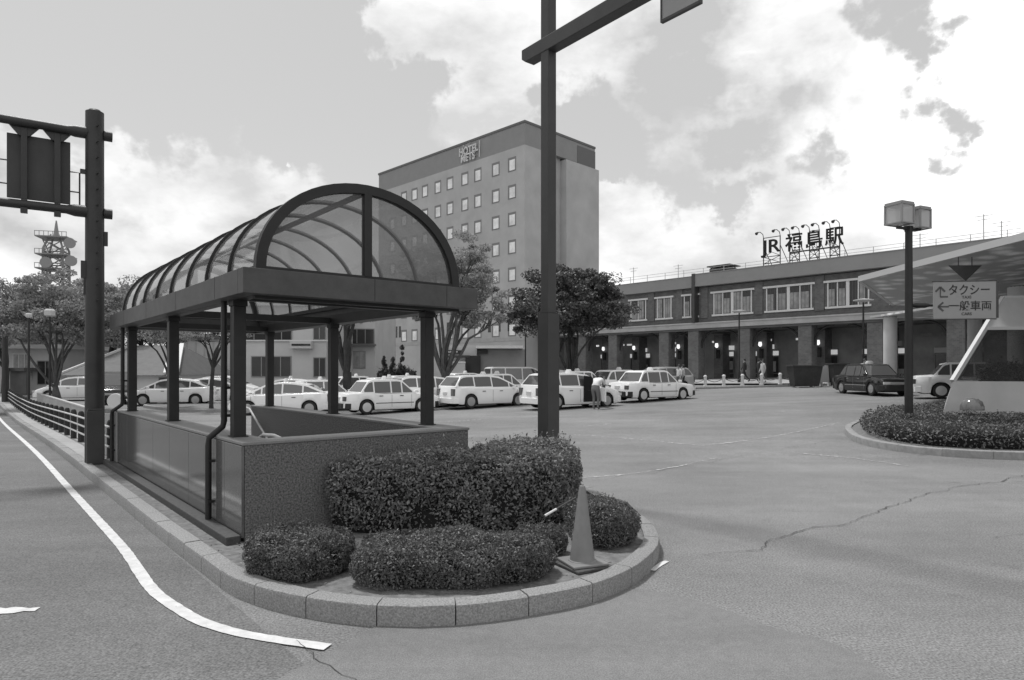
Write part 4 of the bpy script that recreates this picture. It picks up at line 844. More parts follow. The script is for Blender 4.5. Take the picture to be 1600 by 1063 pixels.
# rooftop lettering on steel frames
t = thing('rooftop_sign', 'dark station name lettering on lattice frames standing on the parapet', 'rooftop sign', (FO.x, FO.y, ZG+zp1), SR)
def frame(x0, x1, h):
    m_ = MB()
    for x in (x0, x1):
        m_.tube([(x, .0, 0), (x, 0, h)], .045, 5); m_.tube([(x, 0, .1), (x+.25, 1.6, -.3)], .03, 5); m_.tube([(x, 0, h*.7), (x+.25, 1.6, -.3)], .03, 5)
        m_.tube([(x, 0, h), (x, -.12, h+.28), (x-.05, -.5, h+.42), (x-.1, -.8, h+.33)], .03, 5); m_.tube([(x-.1, -.72, h+.38), (x-.12, -.98, h+.22)], [.05, .13], 8)
    for z in (.3, .85, h-.03): m_.tube([(x0, 0, z), (x1, 0, z)], .035, 5)
    m_.tube([(x0, 0, .3), (x1, 0, .85)], .025, 5); m_.tube([(x1, 0, .3), (x0, 0, .85)], .025, 5); m_.tube([(x0, 0, .85), ((x0+x1)/2, 0, 1.2), (x1, 0, .85)], .025, 5)
    m_.build('lattice_frame', M['signback'], t)
FR = [(fx(1193), fx(1219), 'JR', 1.25), (fx(1234), fx(1249), '福', 1.4), (fx(1265), fx(1280), '島', 1.4), (fx(1297), fx(1312), '駅', 1.4)]
for x0, x1, ch, s_ in FR:
    frame(x0, x1, 2.45); text(ch, 1.5, M['signback'], 'letter', t, upright((x0+x1)/2, -.10, 1.62), .05, sx=(1.15 if ch == 'JR' else .95))
m_ = MB(); m_.tube([(FR[1][0], .0, .95), (FR[3][1], .0, .95)], .06, 5); m_.build('tie_rail', M['signback'], t)

# bollards and chain on the kerb
BO = [(1076, 600), (1102, 600), (1131, 600), (1160, 600), (1190, 600), (1219, 600), (1247, 600)]
protob = None; wh = ['in front of the brick column left of the walker', 'second from the left', 'third from the left', 'in the middle of the row', 'by the pair of walkers', 'left of the tub', 'nearest the dark tub']
bpos = []
for i, (px, py) in enumerate(BO):
    x, y = at(px, 44.6); z = G(x, y)+.13; bpos.append((x, y, z))
    if protob is None:
        protob = thing('bollard', '', 'bollard', (x, y, z), 0, 'pale bollards along the station kerb'); m_ = MB(); m_.lathe([(.15, 0), (.15, .06), (.11, .08), (.10, .62), (.12, .64), (.12, .70), (.07, .76), (.0, .78)], 12); m_.build('post', M['white'], protob, smooth=40); o = protob
    else: o = copy_tree(protob); o.location = (x, y, z)
    o['label'] = ['pale kerb bollard at the left end of the row, beside the couple', 'pale kerb bollard second in the row from the left end', 'pale kerb bollard third in the row, left of the walking man', 'pale kerb bollard at the feet of the walking man in dark clothes', 'pale kerb bollard beside the person in pale clothes', 'pale kerb bollard sixth in the row, right of the person in pale clothes', 'pale kerb bollard at the right end of the row, beside the dark tub'][i]
m_ = MB()
for a, b in zip(bpos, bpos[1:]):
    a = Vector(a)+Vector((0, 0, .58)); b = Vector(b)+Vector((0, 0, .58)); m_.tube([a.lerp(b, k/6)-Vector((0, 0, .28*(1-(k/3-1)**2))) for k in range(7)], .022, 5)
tag(m_.build('chain', M['steel']), 'dark chain sagging between the pale kerb bollards', 'chain')
# planter tubs and notice panel
for i, (pa, pb, lab, ht) in enumerate(((1234, 1280, 'wide dark tapered tub on the station kerb, left of the pale panel', 1.35), (1297, 1320, 'narrower dark tapered tub half behind the black car', 1.4))):
    x0, y0 = at(pa, 42.6); x1, _ = at(pb, 42.6); z = G(x0, y0); wd = x1-x0; t = thing('planter_tub', lab, 'tub', ((x0+x1)/2, y0, z), 0, 'dark tubs by the station kerb')
    m_ = MB(); h_ = wd/2; m_.add([(-h_*.82, -.4, .1), (h_*.82, -.4, .1), (h_*.82, .4, .1), (-h_*.82, .4, .1), (-h_, -.55, ht), (h_, -.55, ht), (h_, .55, ht), (-h_, .55, ht)], [(3, 2, 1, 0), (4, 5, 6, 7), (0, 1, 5, 4), (1, 2, 6, 5), (2, 3, 7, 6), (3, 0, 4, 7)]); m_.build('body', M['tub'], t, bevel=.03)
    m_ = MB(); m_.box(-h_-.05, h_+.05, -.6, .6, ht, ht+.08); m_.build('rim', M['steel2'], t); m_ = MB()
    for sx in (-.6, .6): m_.cyl(sx*h_, -.3, 0, .1, .08); m_.cyl(sx*h_, .3, 0, .1, .08)
    m_.build('foot', M['rail'], t)
x0, y0 = at(1289, 42.9); m_ = MB(); m_.box(-.33, .33, -.05, .05, .25, 1.35); m_.box(-.3, -.24, -.2, .2, 0, .25); m_.box(.24, .3, -.2, .2, 0, .25); o = m_.build('standing_panel', M['white2']); o.location = (x0, y0, G(x0, y0)); tag(o, 'pale standing panel between the two dark tubs', 'notice panel')
for px, py, d, lab in ((1155, 487, 50, 'thin lamp post with a pale flat head in front of the upper station windows'), (1349, 470, 40, 'thin dark lamp post in front of the right part of the arcade'), (821, 520, 52, 'thin black lamp post left of the tall mast, in front of the shuttered wall')):
    x, y = at(px, d); g_ = G(x, y)+.1; z = zat(py, d)-g_; t = thing('street_lamp', lab, 'street lamp', (x, y, g_), 0); m_ = MB(); m_.cyl(0, 0, 0, z, .07, .05, 8); m_.cyl(0, 0, 0, .8, .13, .09, 8); m_.build('post', M['steel'], t)
    m_ = MB(); m_.lathe([(.1, -.1), (.55, .0), (.55, .05), (.1, .12)], 12, (0, 0, z)); m_.build('head', M['white2'], t)

# ------------------------------------------------------------------ hotel
HC = Vector((1.39, 72.5)); hl = Vector((-.71, .705)).normalized(); hr = Vector((.74, .67)).normalized(); HZg = .9
t = thing('hotel', 'tall slab hotel with rows of small square windows and a darker top band', 'hotel', (HC.x, HC.y, HZg), math.atan2(-hl.y, -hl.x))   # local -x runs left along the face, +y into the building
HL, HRt = 28.0, 12.4; zt = 29.0-HZg; zb = 26.35-HZg
def HP(mb, name, m, **k): return mb.build(name, m, t, **k)
m_ = MB(); m_.box(-HL, 0, 0, 5.2, -1.5, zb); m_.box(-HL, -.6, 5.2, 6.6, -1.5, zb); m_.box(-HL, .35, 6.6, HRt+.35, -1.5, zb-.2); HP(m_, 'wall', M['hotel'])
m_ = MB(); m_.box(-HL+.05, -.0, .0, HRt, zb+.003, zt-.25); HP(m_, 'top_band', M['hband'])
m_ = MB(); m_.box(-HL-.05, .08, -.08, HRt+.05, zt-.25, zt); HP(m_, 'roof_edge', M['hdark'])
m_ = MB(); m_.box(-.05, .05, HRt-3.4, HRt+.02, zb-.19, zt-.6); HP(m_, 'screen', M['hdark'])
cols = [1.96, 4.57, 7.6, 9.9, 12.65, 15, 17.6, 19.8, 22.1, 24.7]
rows = [24.6-HZg-3.05*k for k in range(7)]
for r_ in rows:
    for c_ in cols:
        m_ = MB(); m_.box(-c_-.62, -c_+.62, -.03, .0-.002, r_-.78, r_+.78); wv = HP(m_, 'window', M['reveal_shade']); m_ = MB(); m_.box(-c_-.36, -c_+.50, -.05, -.031, r_-.66, r_+.50); m_.build('pane', M['hwin'], wv)  # flat dark surround, wider at left and top, paints the shaded recess
m_ = MB(); m_.box(-HL-.01, .0, -.04, -.003, 4.1, 4.5); HP(m_, 'string_course', M['cornice'])
for c_ in [2.4, 4.0, 5.6, 12.2, 13, 17.3, 18.1, 23, 23.8]:
    m_ = MB(); m_.box(-c_-.22, -c_+.22, -.03, -.002, 5.2, 6.7); HP(m_, 'slit_window', M['wdark'])
# sign on the band
m_ = MB(); xa = -10.5; xb = -7.6; m_.box(xa+.2, xb-.1, -.12, -.01, zb+.5, zb+.6); m_.box(xa+.2, xb-.1, -.12, -.01, zb+1.6, zb+1.7); HP(m_, 'sign_rail', M['hband'])
text('HOTEL', 1.25, M['letters'], 'hotel_lettering', t, upright((xa+xb)/2, -.22, zb+1.42), .01, sx=.86, bold=.035); text('METS', 1.25, M['letters'], 'hotel_lettering', t, upright((xa+xb)/2-.1, -.22, zb+.58), .01, sx=.86, bold=.035); text('JR-EAST', .42, M['frame'], 'hotel_lettering', t, upright((xa+xb)/2-.3, -.22, zb+2.08), .01, bold=.02)
m_ = MB(); m_.box(xb+.45, xb+.55, -.22, -.201, zb+.2, zb+2.1); HP(m_, 'sign_stripe', M['frame'])
# ground floor of the hotel: shop block with shuttered wall
t = thing('shop_annex', 'low flat roofed annex with shuttered wall and black fascia signs below the hotel', 'shop', (*at(740, 58), G(-3, 58)), 0)
def bx(px0, px1, py0, py1, d, th_=.2, off=0):     # a wall piece facing the camera side of the plaza
    x0, y = at(px0, d); x1, _ = at(px1, d); o_ = t.location; return (x0-o_.x, x1-o_.x, y-o_.y+off, y-o_.y+off+th_, zat(py1, d)-o_.z, zat(py0, d)-o_.z)
m_ = MB(); m_.box(*bx(688, 745, 540, 600, 58, 6)); m_.build('wall', M['white2'], t)
m_ = MB(); m_.box(*bx(745.5, 820, 546, 600, 58.3, 5)); m_.build('shutter', M['grey'], t)
m_ = MB(); m_.box(*bx(744, 817, 540, 544.5, 57.2, 6)); m_.build('roof_edge', M['white'], t)
m_ = MB(); m_.box(*bx(699, 721, 547.5, 552.5, 57.8, .15)); sgn_ = m_.build('fascia_sign', M['black'], t)
m_ = MB(); m_.box(*bx(746, 762, 547, 553, 58.0, .15)); m_.build('fascia_sign', M['black'], t)
m_ = MB(); xq = at(708, 57.7)[0]-t.location.x; zq = zat(550, 57.7)-t.location.z
for k in range(5): m_.box(xq-.42+k*.17, xq-.31+k*.17, -.215, -.205, zq-.06, zq+.05+.02*(k % 2))
m_.build('lettering', M['frame'], t)
m_ = MB(); m_.box(*bx(690, 735, 555.5, 559, 57.3, .6)); m_.box(*bx(727, 751, 556, 598, 57.85, .1)); m_.build('doorway', M['wdark'], t)
x, y = at(708, 55); t = thing('box_truck', 'small pale box truck body parked below the black shop sign', 'truck', (x, y, G(x, y)), R(4))
m_ = MB(); m_.box(-1.0, 1.0, -.9, 1.2, .55, 2.2); m_.build('cargo_box', M['white2'], t, bevel=.05); m_ = MB(); m_.box(-1.03, 1.03, -.93, 1.23, 2.2, 2.32); m_.build('roof', M['white'], t, bevel=.04)
m_ = MB(); m_.box(-.95, .95, 1.2, 2.6, .5, 1.7); m_.box(-.9, .9, 1.25, 2.3, 1.7, 2.1); m_.build('cab', M['car'], t, bevel=.08)
for sx in (-.85, .85):
    for yy in (-.3, 2.0): m_ = MB(); m_.tube([(sx-.1, yy, .32), (sx+.1, yy, .32)], .32, 14); m_.build('wheel', M['rubber'], t)

# ------------------------------------------------------------------ other buildings
def house(name, label, px0, px1, ytop, d, depth, wall, rz=0, cat='building'):
    x0, y = at(px0, d); x1, _ = at(px1, d); g_ = G((x0+x1)/2, y)-.1; h_ = zat(ytop, d)-g_; hw = (x1-x0)/2
    t = thing(name, label, cat, ((x0+x1)/2, y, g_), rz); m_ = MB(); m_.box(-hw, hw, 0, depth, 0, h_); m_.build('wall', M[wall], t); return t, hw, h_
def win(t, x0, x1, z0, z1, m='wdark', n=2, fr='grey'):
    m_ = MB(); m_.box(x0-.07, x1+.07, -.05, -.003, z0-.07, z1+.07); f_ = m_.build('window', M[fr], t); m_ = MB(); m_.box(x0, x1, -.07, -.051, z0, z1)
    m_.build('pane', M[m], f_); m_ = MB()
    for k in range(1, n): x = x0+(x1-x0)*k/n; m_.box(x-.03, x+.03, -.085, -.071, z0, z1)
    if n > 1: m_.build('mullion', M[fr], f_)
t, hw, h_ = house('office_building', 'white two-storey building with boxy balcony front behind the parked taxis', 372, 510, 478, 48, 10, 'white2')
def X(px, d=48): return at(px, d)[0]-t.location.x
def Z(py, d=48): return zat(py, d)-t.location.z
win(t, X(394), X(454), Z(588), Z(558), n=4); win(t, X(426), X(455), Z(531), Z(508), n=2); win(t, X(491), X(508), Z(530), Z(508), n=2); win(t, X(491), X(508), Z(588), Z(560), n=2); win(t, X(380), X(415), Z(531), Z(512), n=2)
m_ = MB(); m_.box(X(457), X(490), -.6, -.0, Z(545), Z(534)); m_.build('balcony', M['white2'], t); m_ = MB(); m_.box(X(460), X(489), -.63, -.601, Z(541), Z(538)); m_.build('balcony_slot', M['wdark'], t)
m_ = MB(); m_.box(-hw-.1, hw+.1, -.15, 0-.002, Z(533.5)+.0, Z(531.5)); m_.box(-hw-.1, hw+.1, -.2, 10.1, h_, h_+.25); m_.build('string_course', M['white'], t)
t, hw, h_ = house('dark_band_building', 'building with a dark window band half hidden by the leaning tree trunk', 512, 586, 470, 56, 10, 'white2')
X = lambda px, d=56: at(px, d)[0]-t.location.x
Z = lambda py, d=56: zat(py, d)-t.location.z
win(t, X(545), X(584), Z(537), Z(515), n=3); m_ = MB(); m_.box(X(540), hw+.1, -.8, -.01, Z(541), Z(538)); m_.build('awning', M['soffit'], t); win(t, X(546), X(570), Z(575), Z(550), 'curtain', 3); win(t, X(518), X(536), Z(537), Z(518), n=2)
t, hw, h_ = house('long_warehouse', 'long low corrugated pale building seen between the entrance columns', 262, 372, 530, 60, 8, 'corrug')
m_ = MB()
for k in range(8): x = -hw+k*hw/4+.1; m_.box(x, x+.12, -.06, -.003, 0, h_-.3)
m_.build('rib', M['cornice'], t); m_ = MB(); m_.box(-hw-.2, hw+.2, -.3, 8.2, h_, h_+.3); m_.build('roof_edge', M['roof'], t); win(t, -hw+1, -hw+2.5, .8, 2., n=2)
x, y = at(300, 56); o = MB(); o.box(-4.5, 3.5, -.1, .1, 0, 1.35); q = o.build('panel_wall', M['white2']); q.location = (x, y, G(x, y)-.1); tag(q, 'low pale panel wall in front of the long corrugated building', 'wall')
t, hw, h_ = house('pale_house', 'pale flat fronted house at the far left behind the tree', -60, 95, 545, 50, 8, 'white2')
X = lambda px, d=50: at(px, d)[0]-t.location.x
Z = lambda py, d=50: zat(py, d)-t.location.z
win(t, X(22), X(48), Z(592), Z(554), 'curtain', 3, 'white'); m_ = MB(); m_.box(-hw-.3, hw+.3, -.4, 8.2, h_, h_+.3); m_.build('roof_edge', M['white'], t); m_ = MB(); m_.box(-hw, hw, 1.5, 8, h_+.3, h_+1.6); m_.build('upper_storey', M['grey'], t); win(t, X(60), X(84), Z(600), Z(565), n=2)
m_ = MB(); m_.box(X(35), X(62), -1.6, -.02, Z(580), Z(575)); m_.box(X(36), X(61), -1.3, -1.2, 0, Z(580)); m_.build('porch', M['soffit'], t)
# kiosk with a hip roof and the white ridge
x, y = at(165, 46); g_ = G(x, y)-.05; t = thing('tiled_roof_hall', 'low hall with a big sloping tiled roof and pale gable ridge behind the gantry post', 'hall', (x, y, g_), 0)
k_ = 46/F; m_ = MB(); m_.box(-60*k_, 108*k_, 0, 9, 0, 1.55); m_.build('wall', M['white'], t)
m_ = MB(); rz_ = zat(536, 46)-g_; ez = 1.56; a0, a1 = -66*k_, 116*k_
m_.add([(a0, -.6, ez), (a1, -.6, ez), (a1, 9.6, ez), (a0, 9.6, ez), (a0+2.2, 4.5, rz_), (70*k_, 4.5, rz_)], [(0, 1, 5, 4), (1, 2, 5), (2, 3, 4, 5), (3, 0, 4), (3, 2, 1, 0)]); rf = m_.build('roof', M['roof'], t)
m_ = MB(); m_.bar((70*k_, 4.3, rz_+.05), (a1+.05, -.65, ez+.1), .35, .22); m_.bar((70*k_-.7, 4.2, rz_+.05), (a1-.7, -.7, ez+.12), .14, .16); m_.bar((a0+2.2, 4.4, rz_), (a0, -.6, ez+.05), .2, .15); m_.build('ridge', M['ridge'], rf)
win(t, -50*k_, -20*k_, .5, 1.3, n=3); win(t, 85*k_, 104*k_, .2, 1.35, n=2)
# low pale corrugated wall behind the fence
t = thing('corrugated_fence', 'low pale corrugated fence standing behind the guard fence', 'fence', (*uv(.85, 17), -.05), UVROT+R(90)); m_ = MB()
for k in range(56): m_.box(k*.3, k*.3+.16, -.02, .02, 0, .68); m_.box(k*.3+.16, k*.3+.3, .01, .05, 0, .67)
m_.build('sheeting', M['corrug'], t); m_ = MB(); m_.box(0, 16.8, -.04, .07, .68, .72); m_.build('top_rail', M['rail'], t)
# lattice tower
x, y = at(88, 115); t = thing('lattice_tower', 'distant steel lattice tower with round dishes rising above the left trees', 'tower', (x, y, 0), R(15)); m_ = MB(); TH = zat(345, 115)
bw_ = 1.7
for sx in (-1, 1):
    for sy in (-1, 1): m_.tube([(sx*bw_, sy*bw_, 0), (sx*bw_*.86, sy*bw_*.86, TH-5), (sx*.6, sy*.6, TH-2.5)], [.22, .18, .12], 6)
for k in range(9):
    z = 10+k*2; 
    if z > TH-5: break
    for a, b in (((-1, -1), (1, -1)), ((1, -1), (1, 1)), ((1, 1), (-1, 1)), ((-1, 1), (-1, -1))):
        m_.tube([(a[0]*bw_*.9, a[1]*bw_*.9, z), (b[0]*bw_*.9, b[1]*bw_*.9, z)], .11, 4); m_.tube([(a[0]*bw_*.9, a[1]*bw_*.9, z), (b[0]*bw_*.9, b[1]*bw_*.9, z+2)], .09, 4); m_.tube([(b[0]*bw_*.9, b[1]*bw_*.9, z), (a[0]*bw_*.9, a[1]*bw_*.9, z+2)], .09, 4)
m_.tube([(0, 0, TH-3), (0, 0, TH)], [.5, .1], 6); m_.build('mast', M['lattice'], t)
for z in (TH-3.2, TH-6.2, TH-8.6):
    m_ = MB(); m_.box(-2.4, 2.4, -2.4, 2.4, z, z+.18)
    for k in range(8): m_.box(-2.4+k*.67, -2.32+k*.67, -2.45, -2.4, z+.18, z+.9)
    m_.box(-2.4, 2.4, -2.45, -2.4, z+.85, z+.95); m_.build('platform', M['lattice'], t)
for dx, z in ((3.3, TH-4.4), (3.5, TH-7.4), (-.2, TH-7.8)):
    m_ = MB(); m_.tube([(dx, -3.3, z), (dx, -3.5, z), (dx, -3.9, z)], [.3, .85, .9], 16); m_.build('dish', M['lattice'], t, smooth=40)

# ------------------------------------------------------------------ trees
tree('light zelkova with a vase of thin limbs between the hotel and the tall mast', *at(695, 36), 7, [(0, .3, 7.0, 2.9, 2.4, 2.3), (-1.5, 0, 5.4, 1.8, 1.6, 1.2), (1.9, 0, 5.1, 1.9, 1.6, 1.5)], 1.5, .20, 27000, .145, M['leafL'], M['bark'], .56, seed=11, limbs=13, trunks=2)
tree('dense dark round tree directly behind the tall mast', *at(892, 40), 7, [(-.4, 0, 5.6, 3.6, 3.0, 1.9), (-2.3, 0, 4.9, 1.9, 1.8, 1.2), (1.7, 0, 5.0, 1.9, 1.8, 1.4), (-.3, 0, 6.9, 2.4, 2.1, 1.2)], 1.3, .16, 38000, .17, M['leafD'], M['barkd'], .68, seed=12, limbs=9, trunks=2)
tree('broad airy tree with forked trunk at the far left behind the guard fence', *at(88, 33), 6, [(0, 0, 4.3, 3.0, 2.6, 1.1), (-2.2, 0, 5.2, 2.4, 2, 1.2), (1.6, 0, 5.4, 2.2, 2, 1.2), (0, 0, 6.1, 1.8, 1.8, .8)], 1.2, .14, 34000, .13, M['leafM'], M['bark'], .62, seed=13, limbs=9, trunks=2, flat=.8)
tree('slender leaning tree seen between the first two left columns of the entrance', *at(268, 34), 4.5, [(-.5, 0, 3.9, 2.0, 1.8, .5)], 1.6, .12, 5000, .12, M['leafM'], M['barkd'], .45, seed=14, limbs=7, flat=.7)
tree('small umbrella-shaped tree on a thin straight trunk seen under the vault roof', *at(330, 33), 4.3, [(0, 0, 3.9, 1.8, 1.6, .45)], 2.2, .10, 4500, .11, M['leafM'], M['barkd'], .42, seed=15, limbs=8, flat=.7)
tree('tree with a thick forked trunk seen under the right eave of the entrance', *at(543, 34), 6, [(0, 0, 5.2, 2.2, 2.0, .9)], 1.9, .26, 6000, .14, M['leafM'], M['barkd'], .5, seed=16, limbs=6)
FARL = ['dark conifer mass behind the gantry post', 'bushy dark tree left of the vault roof, behind the tiled hall', 'dark tree crown directly below the lattice tower', 'pale leafed tree at the far left edge behind the flat pole', 'rounded tree half hidden by the far end of the vault roof', 'low dark tree behind the corrugated building']
for i, (px, d, zc_, rx, rz_, m1) in enumerate(((170, 52, 6.3, 3.4, 2.6, 'leafM'), (225, 60, 6.6, 3.8, 2.2, 'leafS'), (90, 60, 7.2, 5.0, 2.8, 'leafM'), (8, 48, 5.4, 3.8, 2.4, 'leafM'), (262, 66, 6.4, 3.6, 1.8, 'leafS'), (330, 72, 5.5, 5, 1.8, 'leafS'))):
    x, y = at(px, d); tree(FARL[i], x, y, 7, [(0, 0, zc_, rx, rx*.8, rz_), (rx*.4, 0, zc_+rz_*.5, rx*.5, rx*.5, rz_*.5)], 2.0, .25, 14000, .19, M[m1], M['barkd'], .8, 'trees behind the left buildings', 20+i, 5)
hedge('hedge', 'dark bushy hedge row at the foot of the hotel behind the taxis', [at(592, 50), at(640, 50), at(650, 50.8), at(600, 51)], G(-8, 50)-.05, 1.9, 9000, .13, M['leafS'], .4, .25, 2., ph=8)
CL = ['left one of three slim pointed cypresses at the foot of the hotel', 'middle one of three slim pointed cypresses at the foot of the hotel', 'right one of three slim pointed cypresses, the tallest']
for i, (px, ht) in enumerate(((600, 3.3), (614, 3.2), (628, 3.9))):
    x, y = at(px, 49.5); tree(CL[i], x, y, ht, [(0, 0, ht*.28, .30, .30, ht*.25), (0, 0, ht*.55, .22, .22, ht*.25), (0, 0, ht*.80, .10, .10, ht*.18)], .5, .06, 6500, .08, M['leafS'], M['barkd'], .15, 'slim cypresses by the hotel', 40+i, 0, 'cypress', 'cypress', flat=2.2)

# ------------------------------------------------------------------ vehicles
def car(name, label, kind, paint, loc, rz, group=None, lamp=True, cat='car'):
    S_ = {  # L, W, wheelbase centre offset rear/front, wheel r, belt profile [(x,z)], cabin profile [(x,z)], roof inset, splits
      'sedan': dict(L=4.69, W=1.70, ax=(-1.33, 1.37), wr=.315, deck=[(-2.34, .62), (-2.32, .86), (-2.2, .93), (-1.45, .965), (-.5, .90), (1.0, .905), (1.25, .90), (2.05, .80), (2.26, .72), (2.34, .55)], cab=[(-1.62, .94), (-1.22, 1.46), (-1.0, 1.52), (.2, 1.53), (.42, 1.49), (1.08, .90)], pil=[-.98, -.15, .38], tum=.15),
      'mpv': dict(L=4.63, W=1.78, ax=(-1.38, 1.40), wr=.325, deck=[(-2.31, .60), (-2.30, .95), (-2.2, 1.02), (-1.5, 1.02), (0, .97), (1.2, .96), (1.7, .90), (2.1, .74), (2.25, .62), (2.31, .48)], cab=[(-2.22, 1.02), (-1.85, 1.50), (-1.6, 1.56), (-.3, 1.58), (.35, 1.50), (1.62, .92)], pil=[-1.15, -.15, .85], tum=.20),
      'liftback': dict(L=4.46, W=1.74, ax=(-1.35, 1.35), wr=.315, deck=[(-2.22, .60), (-2.20, .95), (-2.1, 1.02), (-1.4, 1.0), (0, .94), (1.1, .93), (1.6, .86), (2.0, .72), (2.16, .6), (2.22, .46)], cab=[(-2.05, 1.03), (-1.2, 1.38), (-.6, 1.47), (.0, 1.49), (.5, 1.42), (1.55, .90)], pil=[-1.05, -.15, .75], tum=.20),
      'van': dict(L=4.6, W=1.75, ax=(-1.3, 1.45), wr=.32, deck=[(-2.3, .6), (-2.29, 1.0), (-2.2, 1.05), (-1.5, 1.05), (0, 1.02), (1.3, 1.0), (1.8, .95), (2.15, .8), (2.25, .65), (2.3, .5)], cab=[(-2.24, 1.05), (-2.1, 1.78), (-1.9, 1.84), (.5, 1.84), (.85, 1.74), (1.75, .98)], pil=[-1.2, -.1, 1.0], tum=.13)}[kind]
    t = thing(name, label, cat, loc, rz, group); L_, W_ = S_['L']/2, S_['W']/2; wr = S_['wr']; ar = wr+.055
    dx_ = np.array([p[0] for p in S_['deck']]); dz_ = np.array([p[1] for p in S_['deck']])
    xs = sorted(set(list(np.round(np.linspace(-L_, L_, 46), 3))+[round(a+s_*ar*k, 3) for a in S_['ax'] for s_ in (-1, 1) for k in (1.0, .92, .75, .4)]))
    rings = []
    for x in xs:
        zd = float(np.interp(x, dx_, dz_)); zb_ = .20+.10*max(0, (abs(x)-(L_-.35))/.35); tp = max(0, (abs(x)-(L_-.55))/.55); wy = W_*(1-.16*tp**2.2)
        arch = zb_
        for a in S_['ax']:
            if abs(x-a) < ar: arch = max(arch, wr+math.sqrt(max(ar*ar-(x-a)**2, 0)))
        arch = min(arch, zd-.08); zm = max(arch+.02, .5); zs_ = zd-.055
        rings.append([(wy*.955, arch), (wy*.99, min(arch+.05, zs_-.03)), (wy*1.0, max(min(zm+.06, zs_-.02), arch+.055)), (wy*.985, max(zs_, arch+.058)), (wy*.93, zd), (wy*.5, zd+.025), (0, zd+.032)])
    k = len(rings[0]); m_ = MB(); full = []
    for x, r_ in zip(xs, rings): full.append([(x, -y, z) for y, z in r_]+[(x, y, z) for y, z in r_[-2::-1]])
    kk = len(full[0]); vs = [v for f in full for v in f]; fs = [(i*kk+j, i*kk+j+1, (i+1)*kk+j+1, (i+1)*kk+j) for i in range(len(xs)-1) for j in range(kk-1)]
    fs += [tuple(range(kk)), tuple((len(xs)-1)*kk+j for j in range(kk))[::-1]]; m_.add(vs, fs)
    # cabin
    cab = S_['cab']; zb0 = min(p[1] for p in cab); hw0 = W_*.945
    def hwz(z): return hw0-S_['tum']*max(0, (z-zb0))/.62
    n = len(cab); vs = [(p[0], -hwz(p[1]), p[1]) for p in cab]+[(p[0], hwz(p[1]), p[1]) for p in cab]
    # crown of the roof
    fs = [(i, i+1, n+i+1, n+i) for i in range(n-1)]+[tuple(range(n))[::-1], tuple(range(n, 2*n))]; m_.add(vs, fs)
    m_.build('body', paint, t, bevel=.018, smooth=38)
    m_ = MB(); m_.box(-L_+.25, L_-.25, -W_+.26, W_-.26, .22, .62); m_.box(-L_+.3, L_-.3, -W_+.12, W_-.12, .17, .235); m_.build('underbody', M['well'], t)
    # side windows
    def top(x): return float(np.interp(x, [p[0] for p in cab], [p[1] for p in cab]))
    pil = S_['pil']; x_r = cab[0][0]+.14; x_f = cab[-1][0]-.16; edges = [x_r]+pil+[x_f]
    for sgn_ in (-1, 1):
        for a, b in zip(edges, edges[1:]):
            if b-a < .25: continue
            a2, b2 = a+.035, b-.035; zb_ = max(float(np.interp((a+b)/2, dx_, dz_)), zb0)+.035; nn = 6; up = [(x, top(x)-.085) for x in np.linspace(b2, a2, nn)]; lo = [(a2, zb_), (b2, zb_)]
            up = [(x, z) for x, z in up if z > zb_+.04]
            if len(up) < 2: continue
            if up[-1][0] > a2+.02: lo[0] = (min(lo[0][0]+.03, up[-1][0]), zb_)
            pts = lo+up; m_ = MB(); m_.add([(x, sgn_*(hwz(z)+.006), z) for x, z in pts], [tuple(range(len(pts)))[::sgn_]]); m_.build('side_window', M['glass'], t)
    for nm, (p, q) in (('rear_window', (cab[0], cab[1])), ('windscreen', (cab[-1], cab[-2]))):
        p = Vector((p[0], 0, p[1])); q = Vector((q[0], 0, q[1])); a_, b_ = p.lerp(q, .10), p.lerp(q, .93); nr = Vector((-(q-p).z, 0, (q-p).x)).normalized(); 
        if nr.z < 0: nr = -nr
        a_ += nr*.007; b_ += nr*.007; m_ = MB(); m_.add([(a_.x, -hwz(a_.z)+.07, a_.z), (a_.x, hwz(a_.z)-.07, a_.z), (b_.x, hwz(b_.z)-.07, b_.z), (b_.x, -hwz(b_.z)+.07, b_.z)], [(0, 1, 2, 3)]); m_.build(nm, M['glass'], t)
    # wheels
    for a in S_['ax']:
        for sgn_ in (-1, 1):
            yo = sgn_*(W_-.03); yi = sgn_*(W_-.23); m_ = MB(); m_.tube([(a, yi, wr), (a, yi+sgn_*.02, wr), (a, yo-sgn_*.025, wr), (a, yo, wr)], [wr-.02, wr, wr, wr-.03], 22); wh_ = m_.build('wheel', M['rubber'], t, smooth=40)
            m_ = MB(); ys_ = yo+sgn_*.004; m_.tube([(a, yo-sgn_*.02, wr), (a, ys_, wr), (a, ys_+sgn_*.012, wr)], [wr*.66, wr*.66, wr*.22], 20); m_.tube([(a, ys_, wr), (a, ys_+sgn_*.022, wr)], wr*.16, 10)
            if kind != 'sedan' or paint == M['carb']:
                for q in range(6): an = q*math.pi/3; m_.bar((a, ys_+sgn_*.01, wr), (a+wr*.62*math.cos(an), ys_+sgn_*.006, wr+wr*.62*math.sin(an)), .012, .05)
            m_.build('rim', M['cap'] if kind == 'sedan' and paint != M['carb'] else M['rim'], wh_, smooth=40)
    trim = M['black'] if kind == 'sedan' else paint
    for nm, sx in (('rear_bumper', -1), ('front_bumper', 1)):
        m_ = MB(); xo = sx*(L_+.045); xi = sx*(L_-.28); m_.prism([(xi, -W_*.985), (sx*(L_-.05), -W_*.90), (xo, -W_*.6), (xo, W_*.6), (sx*(L_-.05), W_*.90), (xi, W_*.985)], .24, .50); m_.build(nm, trim, t, bevel=.02)
